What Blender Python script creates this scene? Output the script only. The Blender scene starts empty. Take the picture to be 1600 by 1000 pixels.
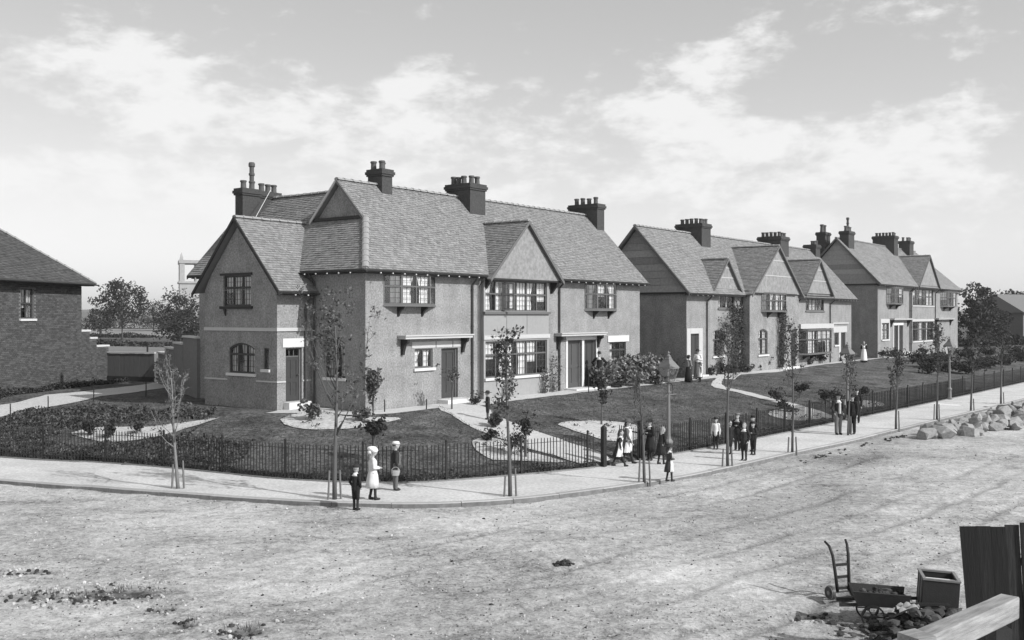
import bpy, bmesh, math, random
import numpy as np
from mathutils import Vector, Matrix, noise as mnoise
rad = math.radians
sc = bpy.context.scene
C = sc.collection
rnd = random.Random(7)

# ------------------------------------------------------------------ camera
cam_d = bpy.data.cameras.new('camera'); cam = bpy.data.objects.new('camera', cam_d); C.objects.link(cam)
cam.location = (0, 0, 3.6); cam.rotation_euler = (rad(90), 0, 0)
cam_d.sensor_width = 36.0; cam_d.lens = 36.0 * 1575 / 1600; cam_d.shift_y = -7 / 1600
cam_d.clip_start = 0.1; cam_d.clip_end = 12000
sc.camera = cam
# ------------------------------------------------------------------ light
SUN_EL = 35.0
SUN_DIR = Vector((0.84, -0.54, 0)).normalized() * math.cos(rad(SUN_EL)) + Vector((0, 0, math.sin(rad(SUN_EL))))
sun_d = bpy.data.lights.new('sun', 'SUN'); sun = bpy.data.objects.new('sun', sun_d); C.objects.link(sun)
sun_d.energy = 3.8; sun_d.angle = rad(0.6); sun_d.color = (1, 1, 1)
sun.rotation_euler = SUN_DIR.to_track_quat('Z', 'Y').to_euler()
sun.location = SUN_DIR * 60
sc.view_settings.view_transform = 'Standard'; sc.view_settings.look = 'None'
sc.view_settings.exposure = 0.22; sc.view_settings.gamma = 1.0; sc.view_settings.use_curve_mapping = False
# world: Nishita sky seen by a panchromatic plate (luminance only), drifting cloud
wd = bpy.data.worlds.new('World'); sc.world = wd; wd.use_nodes = True
nt = wd.node_tree; nt.nodes.clear()
def N(t, **kw):
    n = nt.nodes.new(t)
    for k, v in kw.items(): setattr(n, k, v)
    return n
def L(a, b): nt.links.new(a, b)
def M(op, a, b=None, c=None, clamp=False):
    n = N('ShaderNodeMath', operation=op); n.use_clamp = clamp
    for i, v in enumerate((a, b, c)):
        if v is None: continue
        if isinstance(v, (int, float)): n.inputs[i].default_value = v
        else: L(v, n.inputs[i])
    return n.outputs[0]
sky = N('ShaderNodeTexSky', sky_type='NISHITA', sun_disc=False)
sky.sun_elevation = rad(SUN_EL); sky.sun_rotation = math.atan2(SUN_DIR.x, SUN_DIR.y)
sky.air_density = 1.0; sky.dust_density = 1.5; sky.ozone_density = 1.0
bw = N('ShaderNodeRGBToBW'); L(sky.outputs[0], bw.inputs[0])
tc = N('ShaderNodeTexCoord'); sep = N('ShaderNodeSeparateXYZ'); L(tc.outputs['Generated'], sep.inputs[0])
az = M('ARCTAN2', sep.outputs[0], sep.outputs[1]); el = M('ARCSINE', sep.outputs[2])
cv = N('ShaderNodeCombineXYZ'); L(M('MULTIPLY', az, 8.5), cv.inputs[0]); L(M('MULTIPLY', el, 17.0), cv.inputs[1])
nz = N('ShaderNodeTexNoise', noise_dimensions='3D'); L(cv.outputs[0], nz.inputs['Vector'])
nz.inputs['Scale'].default_value = 1.0; nz.inputs['Detail'].default_value = 9; nz.inputs['Roughness'].default_value = 0.58; nz.inputs['Distortion'].default_value = 0.35
nz2 = N('ShaderNodeTexNoise', noise_dimensions='3D'); L(cv.outputs[0], nz2.inputs['Vector'])
nz2.inputs['Scale'].default_value = 3.6; nz2.inputs['Detail'].default_value = 8; nz2.inputs['Roughness'].default_value = 0.62
def blob(px, py, rx, ry, amp):      # one cloud bank: centre and size in degrees of azimuth / elevation
    d2 = M('ADD', M('POWER', M('DIVIDE', M('SUBTRACT', az, rad(px)), rad(rx)), 2.0),
               M('POWER', M('DIVIDE', M('SUBTRACT', el, rad(py)), rad(ry)), 2.0))
    return M('MULTIPLY', M('POWER', 2.718, M('MULTIPLY', d2, -1.0)), amp)
cl = None
for b in ((-20.5, 13.4, 3.6, 1.6, .23), (-18.0, 10.9, 5.5, 1.7, .22), (-24.5, 13.6, 2.6, 1.0, .14), (-5.6, 12.5, 2.6, 1.4, .21), (-6.0, 10.4, 6.0, 1.2, .13),
          (12.5, 14.0, 3.6, 1.5, .18), (7.0, 11.6, 5.0, 1.8, .16), (14.5, 9.6, 4.6, 1.7, .16), (22.5, 9.6, 4.2, 1.7, .16),
          (-24.0, 7.2, 6.0, 1.3, .10), (0.0, 6.8, 40.0, 2.6, .13), (3.0, 15.8, 9.0, 1.4, -.05), (19.5, 14.0, 4.0, 1.6, -.06),
          (140, 22, 60, 9, .08), (-120, 18, 50, 8, .07)):
    v = blob(*b); cl = v if cl is None else M('ADD', cl, v)
dens = M('ADD', M('ADD', M('MULTIPLY', nz.outputs[0], 0.70), M('MULTIPLY', nz2.outputs[0], 0.42)), cl)
mr = N('ShaderNodeMapRange', interpolation_type='SMOOTHSTEP'); L(dens, mr.inputs[0])
mr.inputs[1].default_value = 0.59; mr.inputs[2].default_value = 0.78
cloud = M('MULTIPLY', mr.outputs[0], 0.85)
# low air brightens towards the horizon
air = M('POWER', 2.718, M('MULTIPLY', M('MAXIMUM', el, 0.0), -5.2))
SKY_BASE, SKY_AIR, SKY_VEIL, CLOUD_L = 0.80, 2.9, 2.0, 8.2
base = M('ADD', M('ADD', M('MULTIPLY', bw.outputs[0], SKY_BASE), SKY_VEIL), M('MULTIPLY', air, SKY_AIR))
mixc = M('ADD', M('MULTIPLY', base, M('SUBTRACT', 1.0, cloud)), M('MULTIPLY', cloud, CLOUD_L))
cmb = N('ShaderNodeCombineXYZ')
for i in range(3): L(mixc, cmb.inputs[i])
bg = N('ShaderNodeBackground'); bg.inputs['Strength'].default_value = 0.1; L(cmb.outputs[0], bg.inputs['Color'])
wo = N('ShaderNodeOutputWorld'); L(bg.outputs[0], wo.inputs['Surface'])

# ------------------------------------------------------------------ materials (greys: the plate is black and white)
MATS = {}
def mat(name, v, rough=.85, var=.0, scale=8., bump=0., bscale=40., spec=.3, tone=0., var2=0., scale2=1., metal=0., stretch=None, streak=0., detail=6):
    if name in MATS: return MATS[name]
    m = bpy.data.materials.new(name); m.use_nodes = True; t = m.node_tree; nd = t.nodes; lk = t.links
    b = nd['Principled BSDF']; b.inputs['Roughness'].default_value = rough; b.inputs['Metallic'].default_value = metal
    b.inputs['Specular IOR Level'].default_value = spec
    tcn = nd.new('ShaderNodeTexCoord'); vec = tcn.outputs['Object']
    if stretch:
        mp = nd.new('ShaderNodeMapping'); mp.inputs['Scale'].default_value = stretch; lk.new(vec, mp.inputs[0]); vec = mp.outputs[0]
    val = None
    def mth(op, a, c):
        n = nd.new('ShaderNodeMath'); n.operation = op
        for i, q in enumerate((a, c)):
            if isinstance(q, (int, float)): n.inputs[i].default_value = q
            else: lk.new(q, n.inputs[i])
        return n.outputs[0]
    def noi(s, det):
        n = nd.new('ShaderNodeTexNoise'); n.inputs['Scale'].default_value = s; n.inputs['Detail'].default_value = det
        n.inputs['Roughness'].default_value = .65; lk.new(vec, n.inputs['Vector']); return n.outputs[0]
    val = 1.0
    if var: val = mth('ADD', mth('MULTIPLY', mth('SUBTRACT', noi(scale, detail), .5), 2 * var), 1.0)
    if var2:
        w = mth('ADD', mth('MULTIPLY', mth('SUBTRACT', noi(scale2, 4), .5), 2 * var2), 1.0); val = mth('MULTIPLY', w, val)
    if streak:      # rain streaks running down the face
        mp2 = nd.new('ShaderNodeMapping'); mp2.inputs['Scale'].default_value = (1, 1, .13); lk.new(tcn.outputs['Object'], mp2.inputs[0]); ns = nd.new('ShaderNodeTexNoise'); ns.inputs['Scale'].default_value = 2.6; ns.inputs['Detail'].default_value = 5; lk.new(mp2.outputs[0], ns.inputs['Vector'])
        w = mth('ADD', mth('MULTIPLY', mth('SUBTRACT', ns.outputs[0], .5), 2 * streak), 1.0); val = mth('MULTIPLY', w, val)
    if tone:
        at = nd.new('ShaderNodeAttribute'); at.attribute_name = 'tone'
        w = mth('ADD', mth('MULTIPLY', mth('SUBTRACT', at.outputs['Fac'], .5), 2 * tone), 1.0); val = mth('MULTIPLY', w, val)
    val = mth('MAXIMUM', mth('MULTIPLY', val, v), .008)
    cb = nd.new('ShaderNodeCombineXYZ')
    for i in range(3): lk.new(val, cb.inputs[i])
    lk.new(cb.outputs[0], b.inputs['Base Color'])
    if bump:
        bp = nd.new('ShaderNodeBump'); bp.inputs['Strength'].default_value = bump; bp.inputs['Distance'].default_value = .02
        lk.new(noi(bscale, 5), bp.inputs['Height']); lk.new(bp.outputs[0], b.inputs['Normal'])
    MATS[name] = m; return m
def glass(name, a=.35):
    if name in MATS: return MATS[name]
    m = bpy.data.materials.new(name); m.use_nodes = True; t = m.node_tree; nd = t.nodes; lk = t.links
    nd.remove(nd['Principled BSDF']); out = nd['Material Output']
    tr = nd.new('ShaderNodeBsdfTransparent'); tr.inputs[0].default_value = (.96, .96, .96, 1)
    gl = nd.new('ShaderNodeBsdfGlossy'); gl.inputs['Roughness'].default_value = .04; gl.inputs[0].default_value = (.9, .9, .9, 1)
    fr = nd.new('ShaderNodeFresnel'); fr.inputs[0].default_value = 1.5
    ad = nd.new('ShaderNodeMath'); ad.operation = 'ADD'; ad.inputs[1].default_value = a; lk.new(fr.outputs[0], ad.inputs[0]); ad.use_clamp = True
    tcn = nd.new('ShaderNodeTexCoord'); nn = nd.new('ShaderNodeTexNoise'); nn.inputs['Scale'].default_value = 1.3; lk.new(tcn.outputs['Object'], nn.inputs['Vector'])
    bp = nd.new('ShaderNodeBump'); bp.inputs['Strength'].default_value = .25; bp.inputs['Distance'].default_value = .05; lk.new(nn.outputs[0], bp.inputs['Height']); lk.new(bp.outputs[0], gl.inputs['Normal'])
    mx = nd.new('ShaderNodeMixShader'); lk.new(ad.outputs[0], mx.inputs[0]); lk.new(tr.outputs[0], mx.inputs[1]); lk.new(gl.outputs[0], mx.inputs[2]); lk.new(mx.outputs[0], out.inputs[0])
    MATS[name] = m; return m
def leafmat(name, v, tone=.5):
    if name in MATS: return MATS[name]
    m = mat(name, v, rough=.55, tone=tone, spec=.35)
    t = m.node_tree; nd = t.nodes; lk = t.links; b = nd['Principled BSDF']; out = nd['Material Output']
    tl = nd.new('ShaderNodeBsdfTranslucent'); src = b.inputs['Base Color'].links[0].from_socket; lk.new(src, tl.inputs[0])
    mx = nd.new('ShaderNodeMixShader'); mx.inputs[0].default_value = .3; lk.new(b.outputs[0], mx.inputs[1]); lk.new(tl.outputs[0], mx.inputs[2]); lk.new(mx.outputs[0], out.inputs[0])
    return m
roughcast = mat('roughcast', .265, .95, var=1.0, scale=14, bump=1.0, bscale=30, var2=.45, scale2=1.3, streak=.16, spec=.1, detail=10)
stucco = mat('smooth_plaster', .48, .8, var=.10, scale=7, bump=.2, bscale=60, var2=.10, scale2=.8)
stone = mat('white_stone', .62, .8, var=.10, scale=9, bump=.2, bscale=50)
tilem = mat('roof_tile', .225, .8, var=.7, scale=10, tone=.15, var2=.12, scale2=.45, bump=.3, bscale=40)
ridgem = mat('ridge_tile_clay', .28, .8, var=.22, scale=9, bump=.3)
slatem = mat('dark_slate', .085, .75, var=.4, scale=12, tone=.2, var2=.3, scale2=.6, bump=.3, bscale=40)
slabm = mat('roof_underlay', .17, .9, var=.2, scale=6)
chimm = mat('chimney_brick', .06, .9, var=.7, scale=14, bump=.7, bscale=60, var2=.2, scale2=1.5)
potm = mat('chimney_pot_clay', .09, .8, var=.25, scale=9)
timber = mat('dark_timber', .028, .6, var=.25, scale=12)
framem = mat('painted_window_frame', .13, .5, var=.12, scale=10)
framed = mat('dark_window_frame', .055, .5, var=.12, scale=10)
leadm = mat('glazing_bar_paint', .06, .5)
curtain = mat('white_curtain', .78, .9, var=.12, scale=14, stretch=(6, 6, .6))
roomm = mat('dark_room', .015, .9)
glassm = glass('window_glass', .04)
doorm = mat('door_paint', .055, .5, var=.2, scale=9)
ironm = mat('cast_iron', .022, .55, var=.2, scale=20)
pipem = mat('iron_pipe', .055, .5, var=.2, scale=20)
lampm = mat('lamp_paint', .17, .5, var=.1, scale=20)
lampglass = glass('lamp_glass', .10)
brickm = mat('red_brick', .085, .9, var=.3, scale=16, tone=.33, bump=.4, bscale=60)
mortar = mat('mortar', .17, .95, var=.15, scale=12)
bark = mat('bark', .10, .85, var=.35, scale=14, bump=.5, bscale=30, stretch=(1, 1, .25))
barkl = mat('pale_bark', .19, .85, var=.3, scale=14, bump=.4, bscale=30, stretch=(1, 1, .25))
stakem = mat('stake_wood', .16, .85, var=.3, scale=10)
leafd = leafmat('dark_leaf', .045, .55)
leafl = leafmat('pale_leaf', .12, .7)
leafw = leafmat('broad_pale_leaf', .21, .8)
leafm = leafmat('mid_leaf', .065, .6)
leafg = leafmat('ground_leaf', .085, .95)
petalm = mat('pale_petal', .55, .8, tone=.4)
grassb = leafmat('grass_blade', .11, .35)
pebm = mat('pebble', .34, .9, var=.3, scale=12, tone=.55)
darkstone = mat('dark_clod', .04, .95, var=.4, scale=9, tone=.5)
rockm = mat('quarried_rock', .40, .9, var=.7, scale=4, bump=.9, bscale=9, tone=.3)
woodw = mat('weathered_wood', .36, .8, var=.35, scale=5, stretch=(1, 1, 1), bump=.4, bscale=20)
woodd = mat('tarred_board', .016, .75, tone=.6, var=1.6, scale=4, bump=.5, bscale=14, stretch=(6, 6, .35))
cratew = mat('crate_wood', .035, .75, var=.3, scale=8, bump=.3)
cratel = mat('crate_wood_edge', .20, .75, var=.3, scale=8, bump=.3)
hedgem = mat('field_hedge', .05, .9, var=.4, scale=3)
pathm = mat('gravel_path', .50, .95, var=.45, scale=9, bump=.6, bscale=60, var2=.12, scale2=.7)
sandm = mat('sand_bed', .47, .95, var=.8, scale=7, bump=.7, bscale=45, var2=.12, scale2=.8)
pavem = mat('pavement_gravel', .54, .95, var=.6, scale=11, bump=.5, bscale=50, var2=.35, scale2=.6)
kerbm = mat('kerb_granite', .36, .85, var=.22, scale=6, bump=.5, bscale=40, tone=.15)
kerbf = mat('kerb_dark_face', .17, .9, var=.7, scale=6, bump=.5, bscale=40)  # darker grey for the road-side face of each kerb stone

# ------------------------------------------------------------------ mesh builder
class MB:
    def __init__(s): s.v = []; s.f = []; s.t = []
    def vert(s, p): s.v.append((p[0], p[1], p[2])); return len(s.v) - 1
    def face(s, pts, tone=.5):
        i = len(s.v); s.v.extend([(p[0], p[1], p[2]) for p in pts]); s.f.append(tuple(range(i, i + len(pts)))); s.t.append(tone)
    def idx(s, ids, tone=.5): s.f.append(tuple(ids)); s.t.append(tone)
    def hexa(s, p, tone=.5):       # 8 points: bottom 4 ccw, top 4 ccw
        i = len(s.v); s.v.extend([tuple(q) for q in p])
        for f in ((3, 2, 1, 0), (4, 5, 6, 7), (0, 1, 5, 4), (1, 2, 6, 5), (2, 3, 7, 6), (3, 0, 4, 7)): s.f.append(tuple(i + k for k in f)); s.t.append(tone)
    def box(s, x0, x1, y0, y1, z0, z1, tone=.5):
        s.hexa([(x0, y0, z0), (x1, y0, z0), (x1, y1, z0), (x0, y1, z0), (x0, y0, z1), (x1, y0, z1), (x1, y1, z1), (x0, y1, z1)], tone)
    def bar(s, a, b, w, h, up=(0, 0, 1), tone=.5):   # square bar from a to b
        a = Vector(a); b = Vector(b); d = (b - a).normalized(); u = Vector(up); r = d.cross(u)
        if r.length < 1e-4: r = d.cross(Vector((1, 0, 0)))
        r.normalize(); u = r.cross(d); r *= w / 2; u *= h / 2
        s.hexa([a - r - u, a + r - u, b + r - u, b - r - u, a - r + u, a + r + u, b + r + u, b - r + u], tone)
    def tube(s, pts, rads, n=8, tone=.5, caps=True):
        pts = [Vector(p) for p in pts]; rings = []
        for k, p in enumerate(pts):
            d = (pts[min(k + 1, len(pts) - 1)] - pts[max(k - 1, 0)]).normalized()
            a = d.cross(Vector((0, 0, 1)))
            if a.length < 1e-3: a = Vector((1, 0, 0))
            a.normalize(); b = d.cross(a); r = rads[k] if hasattr(rads, '__len__') else rads
            rings.append([s.vert(p + a * math.cos(2 * math.pi * j / n) * r + b * math.sin(2 * math.pi * j / n) * r) for j in range(n)])
        for q, w in zip(rings[:-1], rings[1:]):
            for j in range(n): s.idx((q[j], q[(j + 1) % n], w[(j + 1) % n], w[j]), tone)
        if caps: s.idx(rings[0][::-1], tone); s.idx(rings[-1], tone)
    def lathe(s, c, prof, n=12, tone=.5, sq=False):
        rings = []
        for r, z in prof:
            rings.append([s.vert((c[0] + r * math.cos(2 * math.pi * (j + (.5 if sq else 0)) / n), c[1] + r * math.sin(2 * math.pi * (j + (.5 if sq else 0)) / n), c[2] + z)) for j in range(n)])
        for q, w in zip(rings[:-1], rings[1:]):
            for j in range(n): s.idx((q[j], q[(j + 1) % n], w[(j + 1) % n], w[j]), tone)
        s.idx(rings[0][::-1], tone); s.idx(rings[-1], tone)
    def prism(s, poly, off, tone=.5):
        n = len(poly); off = Vector(off); a = [Vector(p) for p in poly]; i = len(s.v)
        s.v.extend([tuple(p) for p in a]); s.v.extend([tuple(p + off) for p in a])
        s.f.append(tuple(range(i, i + n))); s.t.append(tone); s.f.append(tuple(range(i + 2 * n - 1, i + n - 1, -1))); s.t.append(tone)
        for k in range(n): s.f.append((i + k, i + n + k, i + n + (k + 1) % n, i + (k + 1) % n)); s.t.append(tone)
    def mesh(s, name, m, smooth=False):
        me = bpy.data.meshes.new(name); me.from_pydata(s.v, [], s.f); me.materials.append(m)
        at = me.attributes.new('tone', 'FLOAT', 'FACE'); at.data.foreach_set('value', s.t)
        if smooth: me.polygons.foreach_set('use_smooth', [True] * len(me.polygons))
        me.update(); return me
    def build(s, name, m, parent=None, smooth=False, fix=True):
        me = s.mesh(name, m, smooth)
        if fix:
            bm = bmesh.new(); bm.from_mesh(me); bmesh.ops.recalc_face_normals(bm, faces=bm.faces); bm.to_mesh(me); bm.free()
        return link(name, me, parent)
def link(name, data, parent=None):
    o = bpy.data.objects.new(name, data); C.objects.link(o)
    if parent is not None: o.parent = parent
    return o
def tag(o, label=None, cat=None, group=None, kind=None):
    if label: o['label'] = label
    if cat: o['category'] = cat
    if group: o['group'] = group
    if kind: o['kind'] = kind
    return o
def thing(name, label, cat, loc=(0, 0, 0), rz=0, group=None):
    o = link(name, None); o.location = loc; o.rotation_euler = (0, 0, rz); return tag(o, label, cat, group)
def stuff(o): o['kind'] = 'stuff'; return o
def part(o, label): o['label'] = label; return o

# ------------------------------------------------------------------ site frame: u along the terrace fronts, v towards the back
ANG = math.atan2(1575, 1190); UX, UY = math.cos(ANG), math.sin(ANG); P0 = (-5.496, 37.8)
def W(u, v, z=0): return Vector((P0[0] + u * UX - v * UY, P0[1] + u * UY + v * UX, z))
def smoothline(pl, step):
    out = []
    n = len(pl)
    for i in range(n - 1):
        p0 = Vector(pl[max(i - 1, 0)]); p1 = Vector(pl[i]); p2 = Vector(pl[i + 1]); p3 = Vector(pl[min(i + 2, n - 1)])
        k = max(1, int((p2 - p1).length / step))
        for j in range(k):
            t = j / k
            out.append(.5 * ((2 * p1) + (p2 - p0) * t + (2 * p0 - 5 * p1 + 4 * p2 - p3) * t * t + (3 * p1 - p0 - 3 * p2 + p3) * t ** 3))
    out.append(Vector(pl[-1])); return out
FENCE = [(-40, 43.5), (-17.53, 34.51), (-13.74, 33.3), (-10.53, 31.9), (-7.27, 30.12), (-5.23, 29.42), (-3.06, 29.2), (-1.29, 29.89), (0.79, 30.99), (2.99, 32.44), (4.32, 33.9), (5.75, 35.4), (7.56, 37.35), (10.36, 40.6), (16.89, 48.35), (26.38, 59.78), (37.08, 73.0), (80, 126)]
KERB = [(-36, 38.5), (-15.16, 29.84), (-11.81, 28.61), (-8.72, 27.48), (-6.44, 26.71), (-4.67, 26.25), (-2.65, 26.07), (-1.33, 26.25), (0.0, 26.71), (1.76, 27.78), (4.56, 29.96), (6.21, 31.57), (7.84, 33.36), (9.75, 35.53), (12.93, 38.95), (15.9, 42.44), (19.91, 47.15), (26.87, 55.2), (29.85, 58.76), (84, 124)]
PLAT = [tuple(W(130, -.8)[:2]), tuple(W(-.8, -.8)[:2]), tuple(W(-2.8, 1.5)[:2]), tuple(W(-3.2, 6.5)[:2]), (-17, 44.5), (-45, 50)]
FS = smoothline(FENCE, .5); KS = smoothline(KERB, .5)
def dseg(p, pl):
    best = 1e9; sg = 0
    for (ax, ay), (bx, by) in zip(pl[:-1], pl[1:]):
        dx, dy = bx - ax, by - ay; t = max(0, min(1, ((p[0] - ax) * dx + (p[1] - ay) * dy) / (dx * dx + dy * dy)))
        qx, qy = ax + t * dx, ay + t * dy; d = math.hypot(p[0] - qx, p[1] - qy)
        if d < best: best = d; sg = dx * (p[1] - qy) - dy * (p[0] - qx)
    return best, sg
def gz(x, y, street=-1.25):
    z = gz0(x, y, street)
    return z if z <= -1.24 else z + .035 * mnoise.noise((x * .5, y * .5, 0)) + .012 * mnoise.noise((x * 1.7, y * 1.7, 3))
def gz0(x, y, street=-1.25):
    df, s = dseg((x, y), FENCE)
    if s <= 0: return street
    dp, s2 = dseg((x, y), PLAT)
    if s2 < 0:
        f = max(0., min(1., (math.hypot(x, y) - 75) / 120)); return -0.5 * f * f * (3 - 2 * f)
    return -1.2 + 1.2 * (df / (df + dp + 1e-6)) ** .85
# ------------------------------------------------------------------ setting: ground, street
lawn = mat('lawn_and_field', .098, .95, var=2.2, scale=7, bump=1.0, bscale=22, var2=1.3, scale2=.8, spec=.1, detail=9)
def axis(fine0, fine1, step, far0, far1):
    a = list(np.arange(fine0, fine1, step)); s = step; x = fine0
    while x > far0: s *= 1.35; x -= s; a.insert(0, x)
    s = step; x = a[-1]
    while x < far1: s *= 1.35; x += s; a.append(x)
    return a
def build_ground():
    xs = axis(-42.3, 50, .45, -2500, 2500); ys = axis(25.2, 92, .45, -60, 2600)
    m = MB(); nx = len(xs)
    for y in ys:
        for x in xs:
            z = gz(x, y, -1.5)
            m.v.append((x, y, z))
    for j in range(len(ys) - 1):
        for i in range(nx - 1): m.idx((j * nx + i, j * nx + i + 1, (j + 1) * nx + i + 1, (j + 1) * nx + i))
    o = m.build('ground', lawn, smooth=True, fix=False); o['kind'] = 'structure'; return o
build_ground()
def clip_rect(poly, x0, x1, y0, y1):
    def cut(P, inside, inter):
        out = []
        for i in range(len(P)):
            a, b = P[i - 1], P[i]
            if inside(b):
                if not inside(a): out.append(inter(a, b))
                out.append(b)
            elif inside(a): out.append(inter(a, b))
        return out
    def ix(c): return lambda a, b: (c, a[1] + (b[1] - a[1]) * (c - a[0]) / (b[0] - a[0]))
    def iy(c): return lambda a, b: (a[0] + (b[0] - a[0]) * (c - a[1]) / (b[1] - a[1]), c)
    for ins, it in ((lambda p: p[0] >= x0, ix(x0)), (lambda p: p[0] <= x1, ix(x1)), (lambda p: p[1] >= y0, iy(y0)), (lambda p: p[1] <= y1, iy(y1))):
        poly = cut(poly, ins, it)
        if not poly: return []
    return poly
def drape(name, poly, m, lift=.022, step=.45, smooth=True):
    p = [tuple(q[:2]) for q in poly]
    if smooth:
        q = [tuple(v) for v in smoothline([p[-1]] + p + [p[0], p[1]], .35)]
        k0 = max(1, int((Vector(p[0]) - Vector(p[-1])).length / .35)); k1 = max(1, int((Vector(p[1]) - Vector(p[0])).length / .35))
        p = [(a + .07 * mnoise.noise((a * 2.2, b * 2.2, 1)) + .05 * mnoise.noise((a * 6, b * 6, 2)), b + .07 * mnoise.noise((a * 2.2, b * 2.2, 5)) + .05 * mnoise.noise((a * 6, b * 6, 6))) for a, b in q[k0:len(q) - k1 - 0]]
    xs = [a for a, b in p]; ys = [b for a, b in p]; mb = MB()
    x = math.floor(min(xs) / step) * step
    while x < max(xs):
        y = math.floor(min(ys) / step) * step
        while y < max(ys):
            c = clip_rect(p, x, x + step, y, y + step)
            if len(c) >= 3: mb.face([(a, b, gz(a, b) + lift) for a, b in c])
            y += step
        x += step
    me = mb.mesh(name, m); bm = bmesh.new(); bm.from_mesh(me); bmesh.ops.remove_doubles(bm, verts=bm.verts, dist=.0008)
    for f in bm.faces:
        if f.normal.z < 0: f.normal_flip()
    bm.to_mesh(me); bm.free(); me.polygons.foreach_set('use_smooth', [True] * len(me.polygons))
    o = link(name, me); o['kind'] = 'structure'; return o
# --- road of beaten sand and gravel
def roadmat():
    m = bpy.data.materials.new('sandy_road'); m.use_nodes = True; t = m.node_tree; nd = t.nodes; lk = t.links; b = nd['Principled BSDF']
    b.inputs['Roughness'].default_value = .95; b.inputs['Specular IOR Level'].default_value = .1
    tcn = nd.new('ShaderNodeTexCoord')
    def noi(s, det, sv=(1, 1, 1), rot=0, rough=.65):
        mp = nd.new('ShaderNodeMapping'); mp.inputs['Scale'].default_value = sv; mp.inputs['Rotation'].default_value = (0, 0, rot); lk.new(tcn.outputs['Object'], mp.inputs[0])
        n = nd.new('ShaderNodeTexNoise'); n.inputs['Scale'].default_value = s; n.inputs['Detail'].default_value = det; n.inputs['Roughness'].default_value = rough; lk.new(mp.outputs[0], n.inputs['Vector']); return n.outputs[0]
    def mth(op, a, c, clamp=False):
        n = nd.new('ShaderNodeMath'); n.operation = op; n.use_clamp = clamp
        for i, q in enumerate((a, c)):
            if isinstance(q, (int, float)): n.inputs[i].default_value = q
            else: lk.new(q, n.inputs[i])
        return n.outputs[0]
    def ramp(x, a, c):
        n = nd.new('ShaderNodeMapRange'); n.interpolation_type = 'SMOOTHSTEP'; lk.new(x, n.inputs[0]); n.inputs[1].default_value = a; n.inputs[2].default_value = c; return n.outputs[0]
    fine = noi(16, 7, rough=.75); mid = noi(5, 7); big = noi(.28, 5); trk = noi(.9, 7, (.40, 1.3, 1), rad(-44)); speck = noi(17, 3, rough=.8)
    v = mth('ADD', .60, mth('MULTIPLY', mth('SUBTRACT', fine, .5), 1.25))
    v = mth('ADD', v, mth('MULTIPLY', mth('SUBTRACT', mid, .5), .95))
    v = mth('ADD', v, mth('MULTIPLY', mth('SUBTRACT', big, .5), 1.0))
    v = mth('SUBTRACT', v, mth('MULTIPLY', ramp(trk, .50, .70), .17))
    v = mth('SUBTRACT', v, mth('MULTIPLY', ramp(speck, .57, .66), .26))
    at = nd.new('ShaderNodeAttribute'); at.attribute_name = 'road_dark'
    v = mth('MULTIPLY', v, mth('SUBTRACT', 1.0, mth('MULTIPLY', at.outputs['Fac'], .93)))
    v = mth('MAXIMUM', mth('MULTIPLY', v, .755), .02)
    cb = nd.new('ShaderNodeCombineXYZ')
    for i in range(3): lk.new(v, cb.inputs[i])
    lk.new(cb.outputs[0], b.inputs['Base Color'])
    bp = nd.new('ShaderNodeBump'); bp.inputs['Strength'].default_value = .8; bp.inputs['Distance'].default_value = .03
    lk.new(mth('ADD', fine, mth('MULTIPLY', speck, .8)), bp.inputs['Height']); lk.new(bp.outputs[0], b.inputs['Normal'])
    return m
PITS = [(-7.0, 17.95, .62, .34, .10), (-7.5, 17.72, .35, .22, .09), (-8.3, 17.75, .6, .2, .03), (-4.2, 15.8, .30, .20, .10), (-5.25, 16.2, .16, .14, .10), (-5.9, 17.0, .16, .10, .08), (-9.3, 19.4, .4, .10, .05), (4.95, 16.6, .28, .10, .06)]
RUTS = (-12.6, -11.2, -9.9, -8.6, -7.9, -6.5, -5.0, -3.6, -14.6, -16.0)
def rut(x, y, off=0.):      # wheel tracks sweeping along the street
    s_ = .68 * x + .73 * y; q = .73 * x - .68 * y + .9 * mnoise.noise((s_ * .06, 3, 0)) + .12 * mnoise.noise((s_ * .5, 7, 0)); b = 0.
    for i, r0 in enumerate(RUTS):
        d = abs(q - r0) - off; w = .13
        if d < .5: b = max(b, math.exp(-(d / w) ** 2) * max(0., .55 + 1.1 * mnoise.noise((s_ * .22, i * 5.1, 2))))
    return min(1., b)
def roadz(x, y):
    z = -1.36 + .035 * mnoise.noise((x * .25, y * .25, 5)) + .030 * mnoise.noise((x * .9, y * .9, 1)) + .016 * mnoise.noise((x * 2.6, y * 2.6, 2)) + .008 * mnoise.noise((x * 7, y * 7, 8))
    q = x * math.sin(rad(36)) - y * math.cos(rad(36))      # cart ruts along the street
    z += .028 * mnoise.noise((q * 1.6, (x + y) * .09, 4))
    z -= .055 * rut(x, y) - .02 * rut(x, y, .16)
    for px, py, rx, ry, d in PITS:
        e = ((x - px) / rx) ** 2 + ((y - py) / ry) ** 2
        if e < 4: z -= d * math.exp(-e * 1.5)
    return z
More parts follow.
